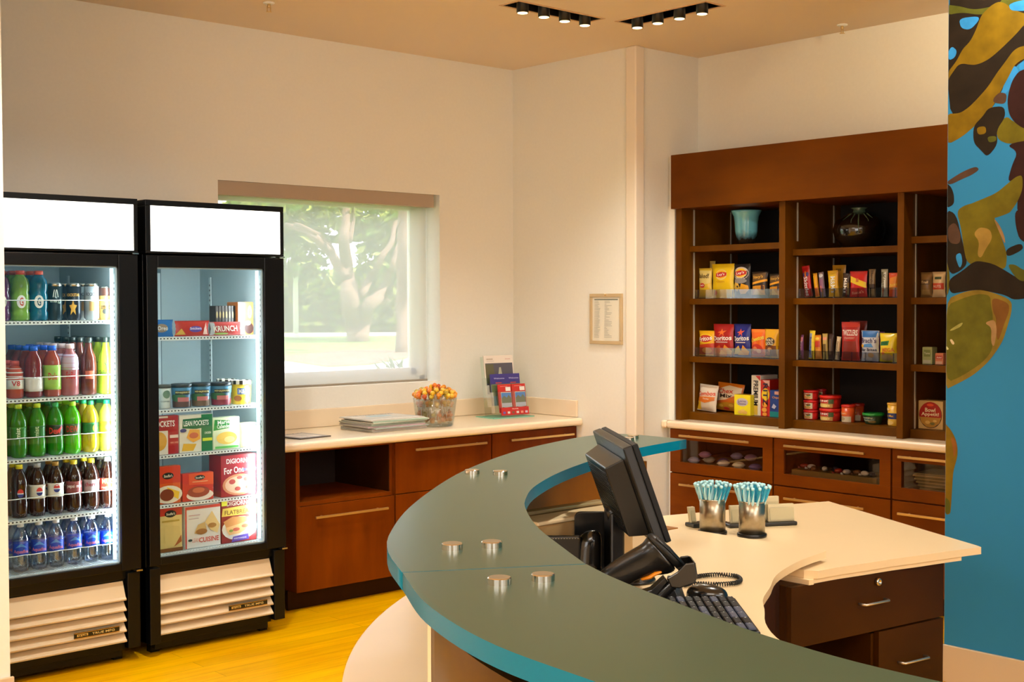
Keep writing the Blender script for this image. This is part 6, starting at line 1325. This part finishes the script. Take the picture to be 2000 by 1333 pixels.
def leaves(n, boxes, dist, spread, size, name, parent):
    mb_ = [MB()]; m0 = mb_[0]
    for _ in range(n):
        x0, y0, x1, y1 = random.choice(boxes); c_ = CAMLOC+ray(random.uniform(x0, x1), random.uniform(y0, y1))*(dist+random.uniform(0, spread))
        s = size*random.uniform(.6, 1.4); a = Vector((random.uniform(-1, 1), random.uniform(-1, 1), random.uniform(-1, 1))).normalized(); b = a.orthogonal().normalized()
        m0.add([c_+a*s, c_+b*s*.5, c_-a*s, c_-b*s*.5], [(0, 1, 2, 3)], random.choice(LEAF))
    return relmb(m0, parent.location).build(name, parent)
random.seed(77)
b0 = gp(700, 668); dm = (b0-CAMLOC).dot(fw)
t = thing('oak_tree', 'broad spreading tree with thick forked trunk, outside the window', 'tree', b0)
tk = MB()
branch_px(tk, [(702, 672), (694, 640), (684, 590), (682, 555)], dm, .46, .36)
branch_px(tk, [(704, 672), (710, 630), (720, 596), (740, 578)], dm, .36, .26)
branch_px(tk, [(684, 575), (676, 520), (672, 470), (676, 430), (672, 380)], dm, .32, .14)
branch_px(tk, [(674, 540), (650, 500), (620, 468), (590, 448), (560, 440)], dm, .22, .12)
branch_px(tk, [(662, 520), (640, 480), (615, 455), (575, 438)], dm, .2, .08)
branch_px(tk, [(704, 580), (722, 545), (742, 512), (765, 470), (776, 420)], dm, .2, .09)
branch_px(tk, [(735, 580), (752, 555), (766, 520), (778, 480)], dm, .2, .1)
branch_px(tk, [(682, 470), (690, 430), (686, 390)], dm, .12, .05)
branch_px(tk, [(720, 600), (745, 592), (760, 588)], dm, .16, .06)
relmb(tk, t.location).build('trunk', t)
leaves(3600, [(440, 390, 860, 470), (440, 400, 640, 540), (440, 380, 860, 440), (700, 430, 860, 540)], dm+1.5, 5, .34, 'foliage', t)
b0 = gp(786, 688); d2 = (b0-CAMLOC).dot(fw)
t = thing('pine_tree', 'slender straight trunk at the right edge of the window', 'tree', b0)
tk = MB(); branch_px(tk, [(786, 692), (784, 600), (788, 500), (792, 380)], d2, .22, .2); relmb(tk, t.location).build('trunk', t)
leaves(500, [(740, 385, 860, 430)], d2+1, 1.5, .16, 'foliage', t)
b0 = gp(578, 661); t = thing('white_post', 'white marker post beside the road outside', 'post', b0)
hp = (CAMLOC+ray(578, 503)*((b0-CAMLOC).dot(fw))).z+.1
MB().lathe([(.13, 0), (.11, hp*.9), (.06, hp)], mat((236, 236, 226), .6), 14).build('shaft', t); MB().lathe([(.2, 0), (.2, .15), (.14, .2)], mat((220, 220, 210), .7), 14).build('footing', t)
for k, (x0, x1, y0) in enumerate(((380, 500, 500), (480, 620, 520), (590, 720, 540), (690, 790, 530), (760, 900, 510))):
    b0 = gp((x0+x1)/2, 648); db = (b0-CAMLOC).dot(fw)
    t = thing('hedge_bush', ['leftmost leafy bush behind the road', 'leafy bush behind the white post', 'leafy bush left of the forked trunk', 'leafy bush right of the forked trunk', 'leafy bush at the right window edge'][k], 'bush', b0)
    t['group'] = 'bushes beyond the road'
    c_ = MB(); R1 = (x1-x0)/2*db/F_PX*.9; H1 = (648-y0)*db/F_PX
    c_.grid(lambda u, v: Vector((R1*math.cos(2*PI*u)*math.sin(PI*v/2)*(1+.12*math.sin(9*u*6.28+5*v)), R1*.8*math.sin(2*PI*u)*math.sin(PI*v/2), H1*.9*math.cos(PI*v/2)*(1+.08*math.sin(7*u*6.28)))), 40, 12, LEAF[2]); c_.build('bush_core', t)
    leaves(1500, [(x0, y0-10, x1, 648)], db-2, 2.5, .34, 'foliage', t)
random.seed(31)
for k, (px, py, hgt) in enumerate(((585, 752, 26), (612, 752, 30), (650, 753, 18), (690, 752, 22), (752, 750, 46), (775, 748, 60), (795, 746, 54), (735, 750, 34))):
    y_ = 7.6; p = aty(px, py, y_); p.z = -.1; sc = (p-CAMLOC).dot(fw)/F_PX
    base_z = aty(px, py+8, y_).z
    t = thing('spiky_plant', f'{["pale", "broad", "small", "low", "tall fanned", "tallest fanned", "right hand fanned", "mid height"][k]} spiky leaved plant just outside the glass', 'plant', (p.x, y_, -.1), group='spiky plants below the window')
    lf = MB(); st_ = MB(); st_.tube([(0, 0, 0), (0, 0, base_z+.1)], .02, mat((120, 110, 80), .8), 8).build('stem', t)
    for q in range(13):
        a = random.uniform(0, 2*PI); ln = hgt*sc*random.uniform(.7, 1.15); sp_r = ln*random.uniform(.15, .8); w_ = .012
        z0 = base_z+.1; P0 = Vector((0, 0, z0)); P1 = Vector((math.cos(a)*sp_r*.5, math.sin(a)*sp_r*.5*.5, z0+ln*.7)); P2 = Vector((math.cos(a)*sp_r, math.sin(a)*sp_r*.5, z0+ln)); sd = Vector((-math.sin(a), math.cos(a), 0))*w_+Vector((w_, 0, 0))
        lf.add([P0-sd, P0+sd, P1+sd*.8, P1-sd*.8, P2], [(0, 1, 2, 3), (3, 2, 4)], mat((96, 116, 90), .6, trans=.3))
    lf.build('leaves', t)
